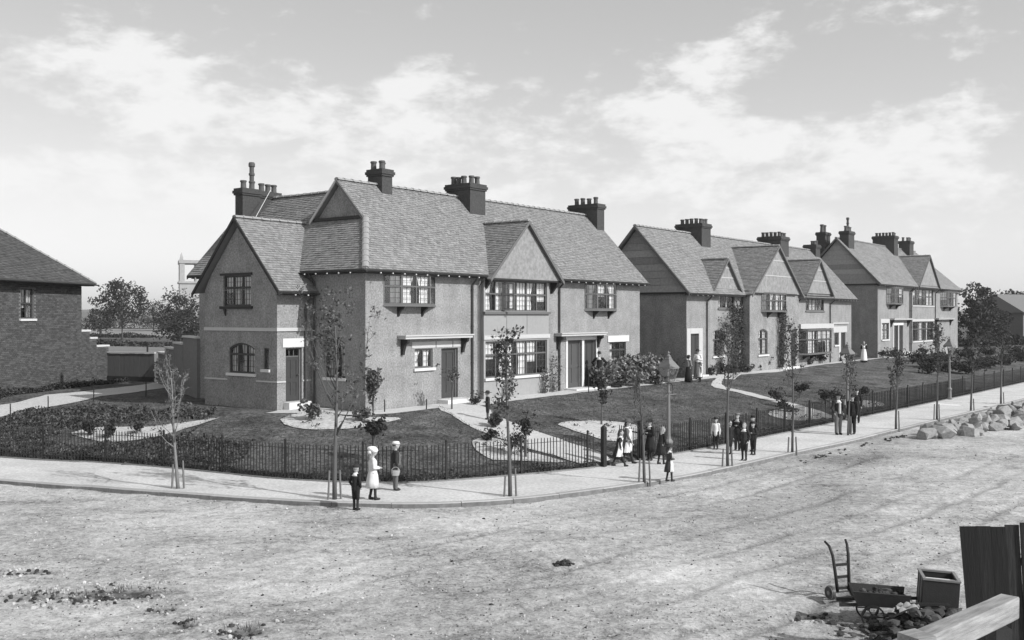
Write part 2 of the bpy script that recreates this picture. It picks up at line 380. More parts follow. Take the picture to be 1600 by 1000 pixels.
def build_road():
    xs = axis(-18, 22, .12, -90, 130); ys = axis(13.5, 34, .12, -20, 140); m = MB(); nx = len(xs); road_dark = []
    for y in ys:
        for x in xs:
            fine = -19 < x < 23 and 13 < y < 36
            m.v.append((x, y, roadz(x, y) if fine else -1.36 + .03 * mnoise.noise((x * .25, y * .25, 5))))
            d = 0
            for px, py, rx, ry, dd in PITS:
                e = ((x - px) / rx) ** 2 + ((y - py) / ry) ** 2
                if e < 5: d = max(d, min(1, math.exp(-e * .9) * 1.7 * min(1, dd / .08)) * (.75 + .5 * mnoise.noise((x * 6, y * 9, 0))))
            if fine: d = max(d, .34 * rut(x, y) + .62 * max(0, mnoise.noise((x * .20 - .08 * y, y * .20 - .10 * x, 11)) + .0) * max(.25, min(1, (x + 6) / 10)))
            road_dark.append(max(0, min(1, d)))  # road colour goes darker in hollows, along ruts and in broad patches
    for j in range(len(ys) - 1):
        for i in range(nx - 1): m.idx((j * nx + i, j * nx + i + 1, (j + 1) * nx + i + 1, (j + 1) * nx + i))
    me = m.mesh('road', roadmat(), smooth=True); a = me.attributes.new('road_dark', 'FLOAT', 'POINT'); a.data.foreach_set('value', road_dark)
    o = link('road', me); o['kind'] = 'structure'
build_road()
def nearest(p, pl):
    b = None
    for q, w in zip(pl[:-1], pl[1:]):
        d = w - q; t = max(0, min(1, (p - q).dot(d) / d.length_squared)); r = q + d * t; e = (p - r).length
        if b is None or e < b[0]: b = (e, r)
    return b[1]
# pavement: strip from the kerb line back to the railing line
def build_pavement():
    m = MB(); rows = []
    for i, k in enumerate(KS):
        f = nearest(k, FS); d = f - k; row = []
        for j in range(9):
            t = j / 8; p = k + d * (t * 1.03 + .0)
            row.append(m.vert((p.x, p.y, -1.255 + .012 * mnoise.noise((p.x * .7, p.y * .7, 0)))))
        rows.append(row)
    for a, b in zip(rows[:-1], rows[1:]):
        for j in range(8): m.idx((a[j], b[j], b[j + 1], a[j + 1]))
    o = m.build('pavement', pavem, smooth=True); o['kind'] = 'structure'
build_pavement()
def build_kerb():
    root = link('kerb', None); root['kind'] = 'structure'
    seg = []; acc = 0; cur = [KS[0]]
    for a, b in zip(KS[:-1], KS[1:]):
        cur.append(b); acc += (b - a).length
        if acc > 1.25: seg.append(cur); cur = [b]; acc = 0
    for s in seg:
        if s[0].y > 100: continue
        m = MB(); jit = rnd.uniform(-.006, .006); rows = []; n = len(s)
        for i, p in enumerate(s):
            d = (s[min(i + 1, n - 1)] - s[max(i - 1, 0)]).normalized(); nrm = Vector((d.y, -d.x))
            q = p + d * (.006 if i == 0 else -.006 if i == n - 1 else 0)
            a = q + nrm * .09; b = q - nrm * .09
            rows.append([m.vert((a.x, a.y, -1.5)), m.vert((a.x - nrm.x * .0, a.y, -1.262 + jit)), m.vert((a.x - nrm.x * .025, a.y - nrm.y * .025, -1.240 + jit)), m.vert((b.x, b.y, -1.238 + jit)), m.vert((b.x, b.y, -1.5))])
        for a, b in zip(rows[:-1], rows[1:]):
            for j in range(4): m.idx((a[j], b[j], b[j + 1], a[j + 1]))
        m.idx(rows[0]); m.idx(rows[-1][::-1]); m.t = [rnd.random()] * len(m.f)
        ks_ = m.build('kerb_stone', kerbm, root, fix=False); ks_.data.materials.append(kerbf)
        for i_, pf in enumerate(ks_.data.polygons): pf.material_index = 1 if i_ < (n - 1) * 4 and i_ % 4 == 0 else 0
build_kerb()
# paths, sand beds
drape('garden_path', [(-2.9, 39.9), (-2.2, 37.9), (-1.5, 36.2), (-0.6, 34.8), (.3, 33.8), (1.4, 32.8), (2.2, 32.2), (3.2, 33.0), (2.9, 33.8), (2.1, 34.9), (1.1, 36.0), (0.1, 37.5), (-.5, 38.8), (-1.3, 41.0)], pathm)
fp = [W(-.3, -.05), W(6.3, -.05), W(20.5, -.1), W(27, -.1), W(27, -1.25), W(20, -1.15), W(13, -1.15), W(7.5, -1.3), W(5.2, -1.4), W(3.2, -1.05), W(.2, -1.15), W(-1.1, -.9), W(-1.8, 1.2), W(-2.6, 2.6), W(-1.7, 2.95), W(-.05, 2.95)]
drape('house_path', fp, pathm, lift=.016, smooth=False)
drape('house_path', [W(27, -.1), W(55, -.1), W(60, -.1), W(60, -.75), W(44, -.95), W(36, -1.5), W(31, -1.1), W(29.6, -1.5), W(27.6, -2.2), W(27, -1.6)], pathm, lift=.016, smooth=False)
drape('house_path', [W(60, -.05), W(90, -.05), W(90, -.9), W(75, -1.0), W(66, -1.6), W(60, -1.2)], pathm, lift=.016, smooth=False)
drape('garden_path', [W(26.6, -1.5), W(27.8, -1.4), (11.5, 54.9), (12.3, 53.0), (13.3, 51.0), (14.4, 48.8), (15.0, 46.6), (14.4, 46.0), (13.6, 48.2), (12.7, 50.4), (11.6, 52.6), (10.8, 54.4)], pathm, lift=.02)
drape('drive', [(-34, 36.9), (-25, 38.9), (-20.72, 40.8), (-19.8, 42.15), (-18.34, 44.45), (-17.4, 48.5), (-17.2, 53.5), (-18.6, 54.3), (-19.6, 50.6), (-20.4, 46.9), (-21.2, 44.6), (-22.4, 43.0), (-27, 41.3), (-36, 39.5)], pathm, lift=.02)
SB = [[(-16.03, 36.6), (-15.76, 37.05), (-14.57, 37.0), (-12.92, 36.6), (-11.6, 36.75), (-10.7, 36.9), (-11.3, 36.2), (-12.24, 35.25), (-13.5, 34.95), (-14.79, 35.4)],
      [(-8.24, 35.85), (-7.75, 36.9), (-7.0, 37.2), (-6.28, 36.45), (-5.08, 36.15), (-4.0, 36.5), (-4.7, 35.25), (-5.72, 34.65), (-7.07, 34.8), (-7.98, 35.3)],
      [(-1.33, 33.85), (-0.88, 34.5), (-.2, 34.2), (.6, 33.0), (1.7, 32.2), (.9, 31.9), (0.0, 31.75), (-0.6, 31.6), (-1.14, 32.65)],
      [(1.74, 38.1), (2.48, 39.0), (4.04, 39.8), (4.97, 39.15), (4.58, 36.7), (3.6, 35.9), (2.78, 36.6)],
      [(11.6, 45.6), (12.6, 47.4), (13.7, 47.6), (14.2, 46.2), (13.2, 45.0), (12.2, 44.6)],
      [(16.2, 51.6), (17.6, 53.2), (19.4, 53.6), (19.2, 52.2), (17.6, 50.8)]]
for b in SB: drape('sand_bed', b, sandm, lift=.03)
# --- far land: hills on the skyline
def hills():
    m = MB(); n = 90
    for k, (R, h, ph) in enumerate(((1500, 15, 0), (2100, 24, 7))):
        rows = []
        for i in range(n + 1):
            a = rad(-60 + 120 * i / n); x, y = R * math.sin(a), R * math.cos(a)
            z = h * (.55 + .9 * mnoise.noise((a * 5, ph, 0)) + .25 * mnoise.noise((a * 22, ph, 1))); z = max(z, 5)
            rows.append((m.vert((x * .82, y * .82, -3)), m.vert((x, y, z)), m.vert((x * 1.15, y * 1.15, -3))))
        for a, b in zip(rows[:-1], rows[1:]):
            for j in range(2): m.idx((a[j], b[j], b[j + 1], a[j + 1]))
    o = m.build('hills', mat('far_hill', .09, .95, var=.4, scale=.02), smooth=True); o['kind'] = 'structure'
hills()
# ------------------------------------------------------------------ house kit (all in the local u, v, z of the house)
class Face:      # vertical plane from plan point A to plan point B, inside on the left of A->B
    def __init__(s, A, B):
        s.A = Vector((A[0], A[1], 0)); d = Vector((B[0] - A[0], B[1] - A[1], 0)); s.len = d.length; s.d = d / s.len; s.n = Vector((-s.d.y, s.d.x, 0))
    def P(s, a, z, d=0): return s.A + s.d * a + s.n * d + Vector((0, 0, z))
def fbox(mb, F, a0, a1, z0, z1, d0, d1, tone=.5):
    mb.hexa([F.P(a0, z0, d0), F.P(a1, z0, d0), F.P(a1, z0, d1), F.P(a0, z0, d1), F.P(a0, z1, d0), F.P(a1, z1, d0), F.P(a1, z1, d1), F.P(a0, z1, d1)], tone)
def wall(mb, F, z0, z1, holes=(), dep=.16, a0=0, a1=None):
    a1 = F.len if a1 is None else a1
    As = sorted({a0, a1} | {h[0] for h in holes} | {h[1] for h in holes}); Zs = sorted({z0, z1} | {h[2] for h in holes} | {h[3] for h in holes})
    for x0, x1 in zip(As[:-1], As[1:]):
        for y0, y1 in zip(Zs[:-1], Zs[1:]):
            cx, cy = (x0 + x1) / 2, (y0 + y1) / 2
            if any(h[0] < cx < h[1] and h[2] < cy < h[3] for h in holes): continue
            mb.face([F.P(x0, y0), F.P(x1, y0), F.P(x1, y1), F.P(x0, y1)])
    for h in holes:
        x0, x1, y0, y1 = h
        for p, q in (((x0, y0), (x0, y1)), ((x0, y1), (x1, y1)), ((x1, y1), (x1, y0)), ((x1, y0), (x0, y0))):
            mb.face([F.P(p[0], p[1]), F.P(q[0], q[1]), F.P(q[0], q[1], dep), F.P(p[0], p[1], dep)])
def lights(fr, gb, F, a0, a1, z0, z1, d, n, trans, host, pans, fw=.048, thick=.07, bars=(2, 4), cur=.75, seed=0):
    """frame members, glazing bars, panes and curtains of a row of n lights in the rectangle of face F"""
    r = random.Random(seed * 13 + int(a0 * 100) + int(z0 * 77))
    fbox(fr, F, a0, a1, z0, z0 + fw, d, d + thick); fbox(fr, F, a0, a1, z1 - fw, z1, d, d + thick)
    w = (a1 - a0) / n
    for i in range(n + 1):
        c = a0 + i * w; c0, c1 = (c, c + fw) if i == 0 else (c - fw, c) if i == n else (c - fw / 2, c + fw / 2)
        fbox(fr, F, c0, c1, z0 + fw + .001, z1 - fw - .001, d - .004, d + thick)
    spans = [(z0 + fw, z1 - fw)]
    if trans:
        zt = z0 + (z1 - z0) * trans; fbox(fr, F, a0 + fw, a1 - fw, zt - fw / 2, zt + fw / 2, d - .008, d + thick - .01); spans = [(z0 + fw, zt - fw / 2), (zt + fw / 2, z1 - fw)]
    for i in range(n):
        x0 = a0 + i * w + (fw if i == 0 else fw / 2); x1 = a0 + (i + 1) * w - (fw if i == n - 1 else fw / 2)
        for y0, y1 in spans:
            sash = .02
            fbox(gb, F, x0, x0 + sash, y0, y1, d + .010, d + .05); fbox(gb, F, x1 - sash, x1, y0, y1, d + .010, d + .05)
            fbox(gb, F, x0 + sash, x1 - sash, y0, y0 + sash, d + .012, d + .05); fbox(gb, F, x0 + sash, x1 - sash, y1 - sash, y1, d + .012, d + .05)
            nb = bars[0]; nr = max(1, round((y1 - y0) / bars[1])) if bars[1] < 1 else bars[1]
            for k in range(1, nb): c = x0 + (x1 - x0) * k / nb; fbox(gb, F, c - .007, c + .007, y0 + sash, y1 - sash, d + .018, d + .042)
            for k in range(1, nr): c = y0 + (y1 - y0) * k / nr; fbox(gb, F, x0 + sash, x1 - sash, c - .007, c + .007, d + .020, d + .040)
            p = MB(); tl = r.uniform(-.006, .006); tb = r.uniform(-.006, .006)
            p.face([F.P(x0, y0, d + .028 + tl), F.P(x1, y0, d + .028 - tl), F.P(x1, y1, d + .028 - tl + tb), F.P(x0, y1, d + .028 + tl + tb)])
            pans.append(p)
def pleat(mb, F, a0, a1, z0, z1, d, r, tie=0.):
    n = max(4, int(abs(a1 - a0) / .045)); prev = None; ph = r.uniform(0, 6)
    zs = [z0 + (z1 - z0) * k / 5 for k in range(6)]
    rows = []
    for z in zs:
        t = (z - z0) / (z1 - z0); sh = 1 - tie * (1 - t) * (.4 + .6 * math.sin(min(1, (1 - t) * 1.2) * math.pi))
        rows.append([mb.vert(F.P(a0 + (a1 - a0) * (i / n) * sh, z, d + .022 * math.sin(ph + i * 1.9) + .008 * math.sin(i * 3.3 + z * 4))) for i in range(n + 1)])
    for p, q in zip(rows[:-1], rows[1:]):
        for i in range(n): mb.idx((p[i], p[i + 1], q[i + 1], q[i]))
def drawn(c, F, x0, x1, z0, z1, d, r, i, k, cur):
    w = x1 - x0
    if k > cur: return
    if k < cur * .16: pleat(c, F, x0, x1, z0, z1, d, r)
    elif k < cur * .30: pleat(c, F, x0, x1, z0 + (z1 - z0) * r.uniform(.3, .6), z1, d, r)
    else:
        f = r.uniform(.62, .98); t = r.uniform(.35, .75)
        if (i + (k > cur * .8)) % 2: pleat(c, F, x1, x1 - w * f, z0, z1, d, r, tie=t)
        else: pleat(c, F, x0, x0 + w * f, z0, z1, d, r, tie=t)
def furnish(host, F, a0, a1, z0, z1, d, n, r, cur=.8, deep=.7):
    """dark room box and curtains behind the glass"""
    m = MB()
    for p in ([(a0, z0, deep), (a1, z0, deep), (a1, z1, deep), (a0, z1, deep)], [(a0, z0, d), (a0, z1, d), (a0, z1, deep), (a0, z0, deep)], [(a1, z0, d), (a1, z0, deep), (a1, z1, deep), (a1, z1, d)],
              [(a0, z0, d), (a0, z0, deep), (a1, z0, deep), (a1, z0, d)], [(a0, z1, d), (a1, z1, d), (a1, z1, deep), (a0, z1, deep)]): m.face([F.P(*q) for q in p])
    m.build('interior', roomm, host, fix=False)
    c = MB(); w = (a1 - a0) / n
    for i in range(n):
        x0, x1 = a0 + i * w + .01, a0 + (i + 1) * w - .01; k = r.random()
        drawn(c, F, x0, x1, z0 + .02, z1 - .02, d + .03, r, i, k, cur)
        if 1: pass
        elif False: pleat(c, F, x0, x1, z0 + (z1 - z0) * r.uniform(.35, .55), z1 - .02, d + .03, r)
    if c.f: c.build('curtain', curtain, host, smooth=True)
def window(host, F, a0, a1, z0, z1, n=2, trans=.62, sill=True, fm=None, bars=(3, .26), cur=.8, seed=1, inset=.06, arch=0., wallmat=None, name='window', sillm=None):
    r = random.Random(seed); fr = MB(); gb = MB(); pans = []
    lights(fr, gb, F, a0, a1, z0, z1, inset, n, trans, host, pans, bars=bars, seed=seed)
    w = fr.build(name, fm or framem, host); gb.build('glazing_bars', fm or leadm, w)
    for p in pans: p.build('pane', glassm, w, fix=False)
    furnish(w, F, a0, a1, z0, z1, inset + .08, n, r, cur)
    if sill:
        s = MB(); fbox(s, F, a0 - .10, a1 + .10, z0 - .11, z0 - .003, -.09, .10); s.build('sill', sillm or stone, w)
    if arch:      # cambered head: infill of the wall above the curve
        s = MB(); k = 10; prev = None
        pts = []
        for i in range(k + 1):
            t = i / k; pts.append((a0 + (a1 - a0) * t, z1 - arch * (2 * t - 1) ** 2))
        for q0, q1 in zip(pts[:-1], pts[1:]):
            s.hexa([F.P(q0[0], q0[1], .002), F.P(q1[0], q1[1], .002), F.P(q1[0], q1[1], .2), F.P(q0[0], q0[1], .2), F.P(q0[0], z1 + .002, .002), F.P(q1[0], z1 + .002, .002), F.P(q1[0], z1 + .002, .2), F.P(q0[0], z1 + .002, .2)])
        s.build('arch_infill', wallmat or roughcast, w)
        s = MB()
        for q0, q1 in zip(pts[:-1], pts[1:]):
            s.hexa([F.P(q0[0], q0[1] - .07, .045), F.P(q1[0], q1[1] - .07, .045), F.P(q1[0], q1[1] - .07, .13), F.P(q0[0], q0[1] - .07, .13), F.P(q0[0], q0[1] - .002, .045), F.P(q1[0], q1[1] - .002, .045), F.P(q1[0], q1[1] - .002, .13), F.P(q0[0], q0[1] - .002, .13)])
        s.build('head_frame', fm or framem, w)
    return w
def oriel(host, F, a0, a1, z0, z1, proj, n, cant=.5, fm=None, seed=3, brackets=2, cur=.85, ends=1, trans=.6):
    """shallow projecting window carried on brackets; cant = plan run of each slanting end"""
    p = [F.P(a0, 0), F.P(a0 + cant, 0, -proj), F.P(a1 - cant, 0, -proj), F.P(a1, 0)]
    fr = MB(); gb = MB(); pans = []; r = random.Random(seed); fcs = [Face(p[0], p[1]), Face(p[1], p[2]), Face(p[2], p[3])]
    for i, f in enumerate(fcs): lights(fr, gb, f, 0.002, f.len - .002, z0, z1, .0, (ends, n, ends)[i], trans, host, pans, bars=(3, .25), seed=seed + i)
    for zz, e in ((z0 - .07, .07), (z1 + .002, .03)):      # floor and head slabs
        q = [F.P(a0 - e, zz, .02), F.P(a0 + cant - e * .6, zz, -proj - e), F.P(a1 - cant + e * .6, zz, -proj - e), F.P(a1 + e, zz, .02)]
        fr.prism(q, (0, 0, .066))
    w = fr.build('oriel_window', fm or framem, host); gb.build('glazing_bars', fm or leadm, w)
    for q in pans: q.build('pane', glassm, w, fix=False)
    for i, f in enumerate(fcs):
        c = MB(); k = (ends, n, ends)[i]
        for j in range(k):
            x0, x1 = f.len * j / k + .03, f.len * (j + 1) / k - .03; q = r.random()
            drawn(c, f, x0, x1, z0 + .03, z1 - .03, .12, r, j, q, cur)
        if c.f: c.build('curtain', curtain, w, smooth=True)
    m = MB(); m.face([F.P(a0 + .02, z0, -.01), F.P(a1 - .02, z0, -.01), F.P(a1 - .02, z1, -.01), F.P(a0 + .02, z1, -.01)]); m.build('interior', roomm, w, fix=False)
    for k in range(brackets):
        a = a0 + (a1 - a0) * (.27 + .46 * k / max(1, brackets - 1)); m = MB()
        m.prism([F.P(a - .05, z0 - .072, 0), F.P(a - .05, z0 - .072, -proj * .95), F.P(a - .05, z0 - .16, -proj * .8), F.P(a - .05, z0 - .26, -proj * .38), F.P(a - .05, z0 - .46, -.03), F.P(a - .05, z0 - .46, 0)], F.d * .10)
        m.build('bracket', timber, w)
    return w
def door(host, F, a0, a1, z0, z1, m=None, fan=0., open_=False, seed=1, fm=None, depth=.15):
    fr = MB(); fw = .06
    fbox(fr, F, a0, a0 + fw, z0, z1, depth - .05, depth + .06); fbox(fr, F, a1 - fw, a1, z0, z1, depth - .05, depth + .06); fbox(fr, F, a0 + fw, a1 - fw, z1 - fw, z1, depth - .05, depth + .06)
    zt = z1 - fw - fan
    d = MB(); x0, x1 = a0 + fw + .004, a1 - fw - .004
    fbox(d, F, x0, x1, z0 + .01, zt - .01, depth + .01, depth + .05)
    mid = (x0 + x1) / 2; h = zt - z0     # raised stiles round four sunk panels
    for s0, s1 in ((x0, x0 + .1), (mid - .05, mid + .05), (x1 - .1, x1)): fbox(d, F, s0, s1, z0 + .01, zt - .01, depth - .012, depth + .012)
    for s0, s1 in ((.01, .22), (h * .42, h * .42 + .16), (h - .13, h - .012)):
        fbox(d, F, x0 + .101, mid - .051, z0 + s0, z0 + s1, depth - .010, depth + .012); fbox(d, F, mid + .051, x1 - .101, z0 + s0, z0 + s1, depth - .010, depth + .012)
    o = d.build('door', m or doorm, host); fr.build('door_frame', fm or framem, o)
    k = MB(); k.lathe((0, 0, 0), [(.012, 0), (.012, .03), (.03, .045), (.03, .07), (.01, .085)], 8); kb = k.build('handle', pipem, o)
    q = F.P(x1 - .06, z0 + 1.0, depth - .012); kb.location = q; kb.rotation_euler = (-F.n).to_track_quat('Z', 'Y').to_euler()
    if fan:
        g = MB(); fbox(g, F, x0, x1, zt - .012, zt + .03, depth - .02, depth + .05)
        for i in (1, 2): c = x0 + (x1 - x0) * i / 3; fbox(g, F, c - .015, c + .015, zt + .031, z1 - fw, depth, depth + .04)
        g.build('fanlight_bars', fm or framem, o); p = MB(); p.face([F.P(x0, zt + .03, depth + .02), F.P(x1, zt + .03, depth + .02), F.P(x1, z1 - fw, depth + .02), F.P(x0, z1 - fw, depth + .02)]); p.build('pane', glassm, o, fix=False)
    b = MB(); b.face([F.P(a0, z0, depth + .3), F.P(a1, z0, depth + .3), F.P(a1, z1, depth + .3), F.P(a0, z1, depth + .3)]); b.build('interior', roomm, o, fix=False)
    return o
def hood(host, F, a0, a1, z, proj=.45, t=.10):
    proj = min(proj, .42)
    m = MB(); fbox(m, F, a0, a1, z - t, z, -proj, .0); fbox(m, F, a0 - .04, a1 + .04, z + .002, z + .05, -proj - .05, .0)
    o = m.build('door_hood', stucco, host)
    for a in (a0 + .16, a1 - .30):
        k = MB(); k.prism([F.P(a, z - t - .002, 0), F.P(a, z - t - .002, -proj * .9), F.P(a, z - t - .14, -proj * .85), F.P(a, z - t - .22, -proj * .5), F.P(a, z - t - .5, -.12), F.P(a, z - t - .62, -.1), F.P(a, z - t - .62, 0)], F.d * .13)
        k.build('bracket', timber, o)
    return o
def step(host, F, a0, a1, z0, z1, proj): m = MB(); fbox(m, F, a0, a1, z0, z1, -proj, .1); return m.build('door_step', stone, host)
def pipe(host, F, a, z0, z1, r=.045, ov=.35):
    m = MB(); pts = [F.P(a, z1, -ov + .02), F.P(a, z1 - .12, -ov + .02), F.P(a, z1 - .36, -.09), F.P(a, z1 - .5, -.075), F.P(a, z0, -.075)]
    m.tube(pts, r, 8); z = z1 - .6
    while z > z0 + .2: m.lathe(F.P(a, z, -.075), [(r + .014, 0), (r + .014, .05)], 8); z -= 1.55
    return m.build('downpipe', pipem, host)
def gutter(host, A, B, out, dots=True):
    A = Vector(A); B = Vector(B); o = Vector(out); m = MB(); d = (B - A); n = 8
    prof = [(math.cos(math.pi * k / n) * .065, -math.sin(math.pi * k / n) * .06) for k in range(n + 1)] + [(-.05, .0), (.05, 0)][:0]
    for i in range(n):
        a0, z0 = prof[i]; a1, z1 = prof[i + 1]; c = o * .06
        m.face([A + c + o * a0 + Vector((0, 0, z0)), B + c + o * a0 + Vector((0, 0, z0)), B + c + o * a1 + Vector((0, 0, z1)), A + c + o * a1 + Vector((0, 0, z1))])
    k = int(d.length / .62)
    for i in range(1, k): p = A + d * i / k - o * .10; m.bar(p + Vector((0, 0, -.03)), p - o * .32 + Vector((0, 0, .05)), .05, .08)
    g = m.build('gutter', timber, host)
    if dots:
        m = MB()
        for i in range(1, k): p = A + d * i / k + o * .135; m.box(p.x - .022, p.x + .022, p.y - .022, p.y + .022, p.z - .10, p.z - .055)
        m.build('gutter_hooks', stone, g)
    return g
def clip_convex(poly, clip):
    out = poly
    for i in range(len(clip)):
        a, b = clip[i], clip[(i + 1) % len(clip)]; inp = out; out = []
        def side(p): return (b[0] - a[0]) * (p[1] - a[1]) - (b[1] - a[1]) * (p[0] - a[0])
        for j in range(len(inp)):
            p, q = inp[j - 1], inp[j]; sp, sq = side(p), side(q)
            if sq >= 0:
                if sp < 0: t = sp / (sp - sq); out.append((p[0] + (q[0] - p[0]) * t, p[1] + (q[1] - p[1]) * t))
                out.append(q)
            elif sp >= 0: t = sp / (sp - sq); out.append((p[0] + (q[0] - p[0]) * t, p[1] + (q[1] - p[1]) * t))
        if not out: return []
    return out
def roofplane(acc, slab, polys, gauge=.125, wid=.185, thick=.07, seed=0):
    """coplanar convex polygons (first edge of first polygon along the eave, outward normal up) -> slab + laid tiles"""
    r = random.Random(seed); P = [Vector(p) for p in polys[0]]
    s = (P[1] - P[0]); s.z = 0; s.normalize(); nrm = (P[1] - P[0]).cross(P[2] - P[0]).normalized()
    if nrm.z < 0: nrm = -nrm
    t = nrm.cross(s).normalized()
    if t.z < 0: t = -t
    O = P[0]
    for poly in polys:
        V3 = [Vector(p) for p in poly]; slab.prism(V3, -nrm * thick)
        q = [((p - O).dot(s), (p - O).dot(t)) for p in V3]
        ar = sum(q[i - 1][0] * q[i][1] - q[i][0] * q[i - 1][1] for i in range(len(q)))
        if ar < 0: q = q[::-1]
        t0 = min(a[1] for a in q); t1 = max(a[1] for a in q); s0 = min(a[0] for a in q); s1 = max(a[0] for a in q)
        j = int(math.floor(t0 / gauge)); 
        while j * gauge < t1:
            i = int(math.floor(s0 / wid)) - 1; off = (.5 if j % 2 else 0) + (j * 7919 % 13) * .004
            rowl = r.uniform(-.004, .004) + .010 * mnoise.noise((j * .3, seed, 0))
            while (i + off) * wid < s1:
                a = (i + off) * wid; i += 1
                b0 = j * gauge - .02 + rowl + r.uniform(-.006, .006); b1 = (j + 1) * gauge + .02
                c = clip_convex([(a + .003, b0), (a + wid - .003, b0), (a + wid - .003, b1), (a + .003, b1)], q)
                if len(c) < 3: continue
                tn = r.random(); tn = tn if r.random() < .9 else tn * 2 - .5; li = r.uniform(.020, .038)
                top = [O + s * x + t * y + nrm * (.004 + li * max(0, (b1 - y) / (b1 - b0))) for x, y in c]
                k = len(acc.v); acc.v.extend([tuple(p) for p in top]); n = len(c)
                acc.f.append(tuple(range(k, k + n))); acc.t.append(tn)
                lo = [i2 for i2 in range(n) if c[i2][1] < b0 + .01]
                if len(lo) == 2:
                    x, y = (lo[0], lo[1]) if lo[1] == lo[0] + 1 else (lo[1], lo[0]); g = len(acc.v)
                    acc.v.extend([tuple(top[x] - nrm * .03), tuple(top[y] - nrm * .03)]); acc.f.append((k + x, g, g + 1, k + y)); acc.t.append(tn)
            j += 1
RT = {}
def ridge_tiles(host, A, B, ang=46, size=.46, rr=.11):
    key = (ang, size)
    if key not in RT:
        m = MB(); n = 6; rings = []
        for x, k in ((0, 1.0), (size * .8, .96), (size * .8, 1.16), (size - .01, 1.16)):
            rings.append([m.vert((x, math.cos(math.pi * (j / n)) * rr * 1.15 * k, (math.sin(math.pi * j / n) ** .8) * rr * .85 * k - .03)) for j in range(n + 1)])
        for a, b in zip(rings[:-1], rings[1:]):
            for j in range(n): m.idx((a[j], b[j], b[j + 1], a[j + 1]))
        m.idx(rings[-1]); m.idx(rings[0][::-1])
        RT[key] = m.mesh('ridge_tile', ridgem, False)
        bm = bmesh.new(); bm.from_mesh(RT[key]); bmesh.ops.recalc_face_normals(bm, faces=bm.faces); bm.to_mesh(RT[key]); bm.free()
    A = Vector(A); B = Vector(B); d = B - A; n = max(1, round(d.length / size)); e = d.to_track_quat('X', 'Z').to_euler()
    for i in range(n):
        o = link('ridge_tile', RT[key], host); o.location = A + d * i / n + Vector((0, 0, rnd.uniform(-.006, .006))); o.rotation_euler = (e.x, e.y + rnd.uniform(-.012, .012), e.z + rnd.uniform(-.01, .01)); o.scale = (d.length / n / size, 1, 1)
POT = {}
def chimney(host, u0, u1, v0, v1, zb, zt, pots, tall=None, m=None, ph=.38, pr_=.13):
    b = MB(); b.box(u0, u1, v0, v1, zb, zt - .30)
    b.box(u0 - .05, u1 + .05, v0 - .05, v1 + .05, zt - .30, zt - .22); b.box(u0 - .09, u1 + .09, v0 - .09, v1 + .09, zt - .219, zt - .10); b.box(u0 - .05, u1 + .05, v0 - .05, v1 + .05, zt - .099, zt)
    o = b.build('chimney', m or chimm, host)
    if 'p' not in POT:
        k = MB(); k.lathe((0, 0, 0), [(1.05, 0), (1.05, .12), (.94, .16), (.88, .7), (.90, .78), (1.1, .80), (1.1, .93), (.96, 1.0), (.72, 1.0), (.70, .7)], 12); POT['p'] = k.mesh('chimney_pot', potm, True)
    for i, (a, c) in enumerate(pots):
        p = link('chimney_pot', POT['p'], o); p.location = (a, c, zt - .01); h = ph * rnd.uniform(.93, 1.07); p.scale = (pr_, pr_, h); p.rotation_euler = (rnd.uniform(-.03, .03), rnd.uniform(-.03, .03), rnd.random() * 6)
    if tall:
        k = MB(); k.lathe((tall[0], tall[1], zt + ph * .9), [(.10, 0), (.10, .25), (.13, .28), (.13, .36), (.10, .38), (.10, .62), (.14, .66), (.14, .78), (.11, .84), (.05, .84)], 12); k.build('tall_cowl', potm, o, smooth=False)
    f = MB(); f.box(u0 - .03, u1 + .03, v0 - .03, v0 - .004, zb, zb + .02); return o
def gable_tri(mb, F, a0, a1, z0, ac, z1, thick=.12, d0=0.):
    mb.prism([F.P(a0, z0, d0), F.P(a1, z0, d0), F.P(ac, z1, d0)], F.n * thick)
def barge(host, p0, p1, out, w=.20, t=.05, m=None):
    b = MB(); p0 = Vector(p0); p1 = Vector(p1); o = Vector(out)
    b.hexa([p0 - Vector((0, 0, w)), p0 - Vector((0, 0, w)) + o * t, p1 - Vector((0, 0, w)) + o * t, p1 - Vector((0, 0, w)), p0, p0 + o * t, p1 + o * t, p1]); return b.build('bargeboard', m or timber, host)
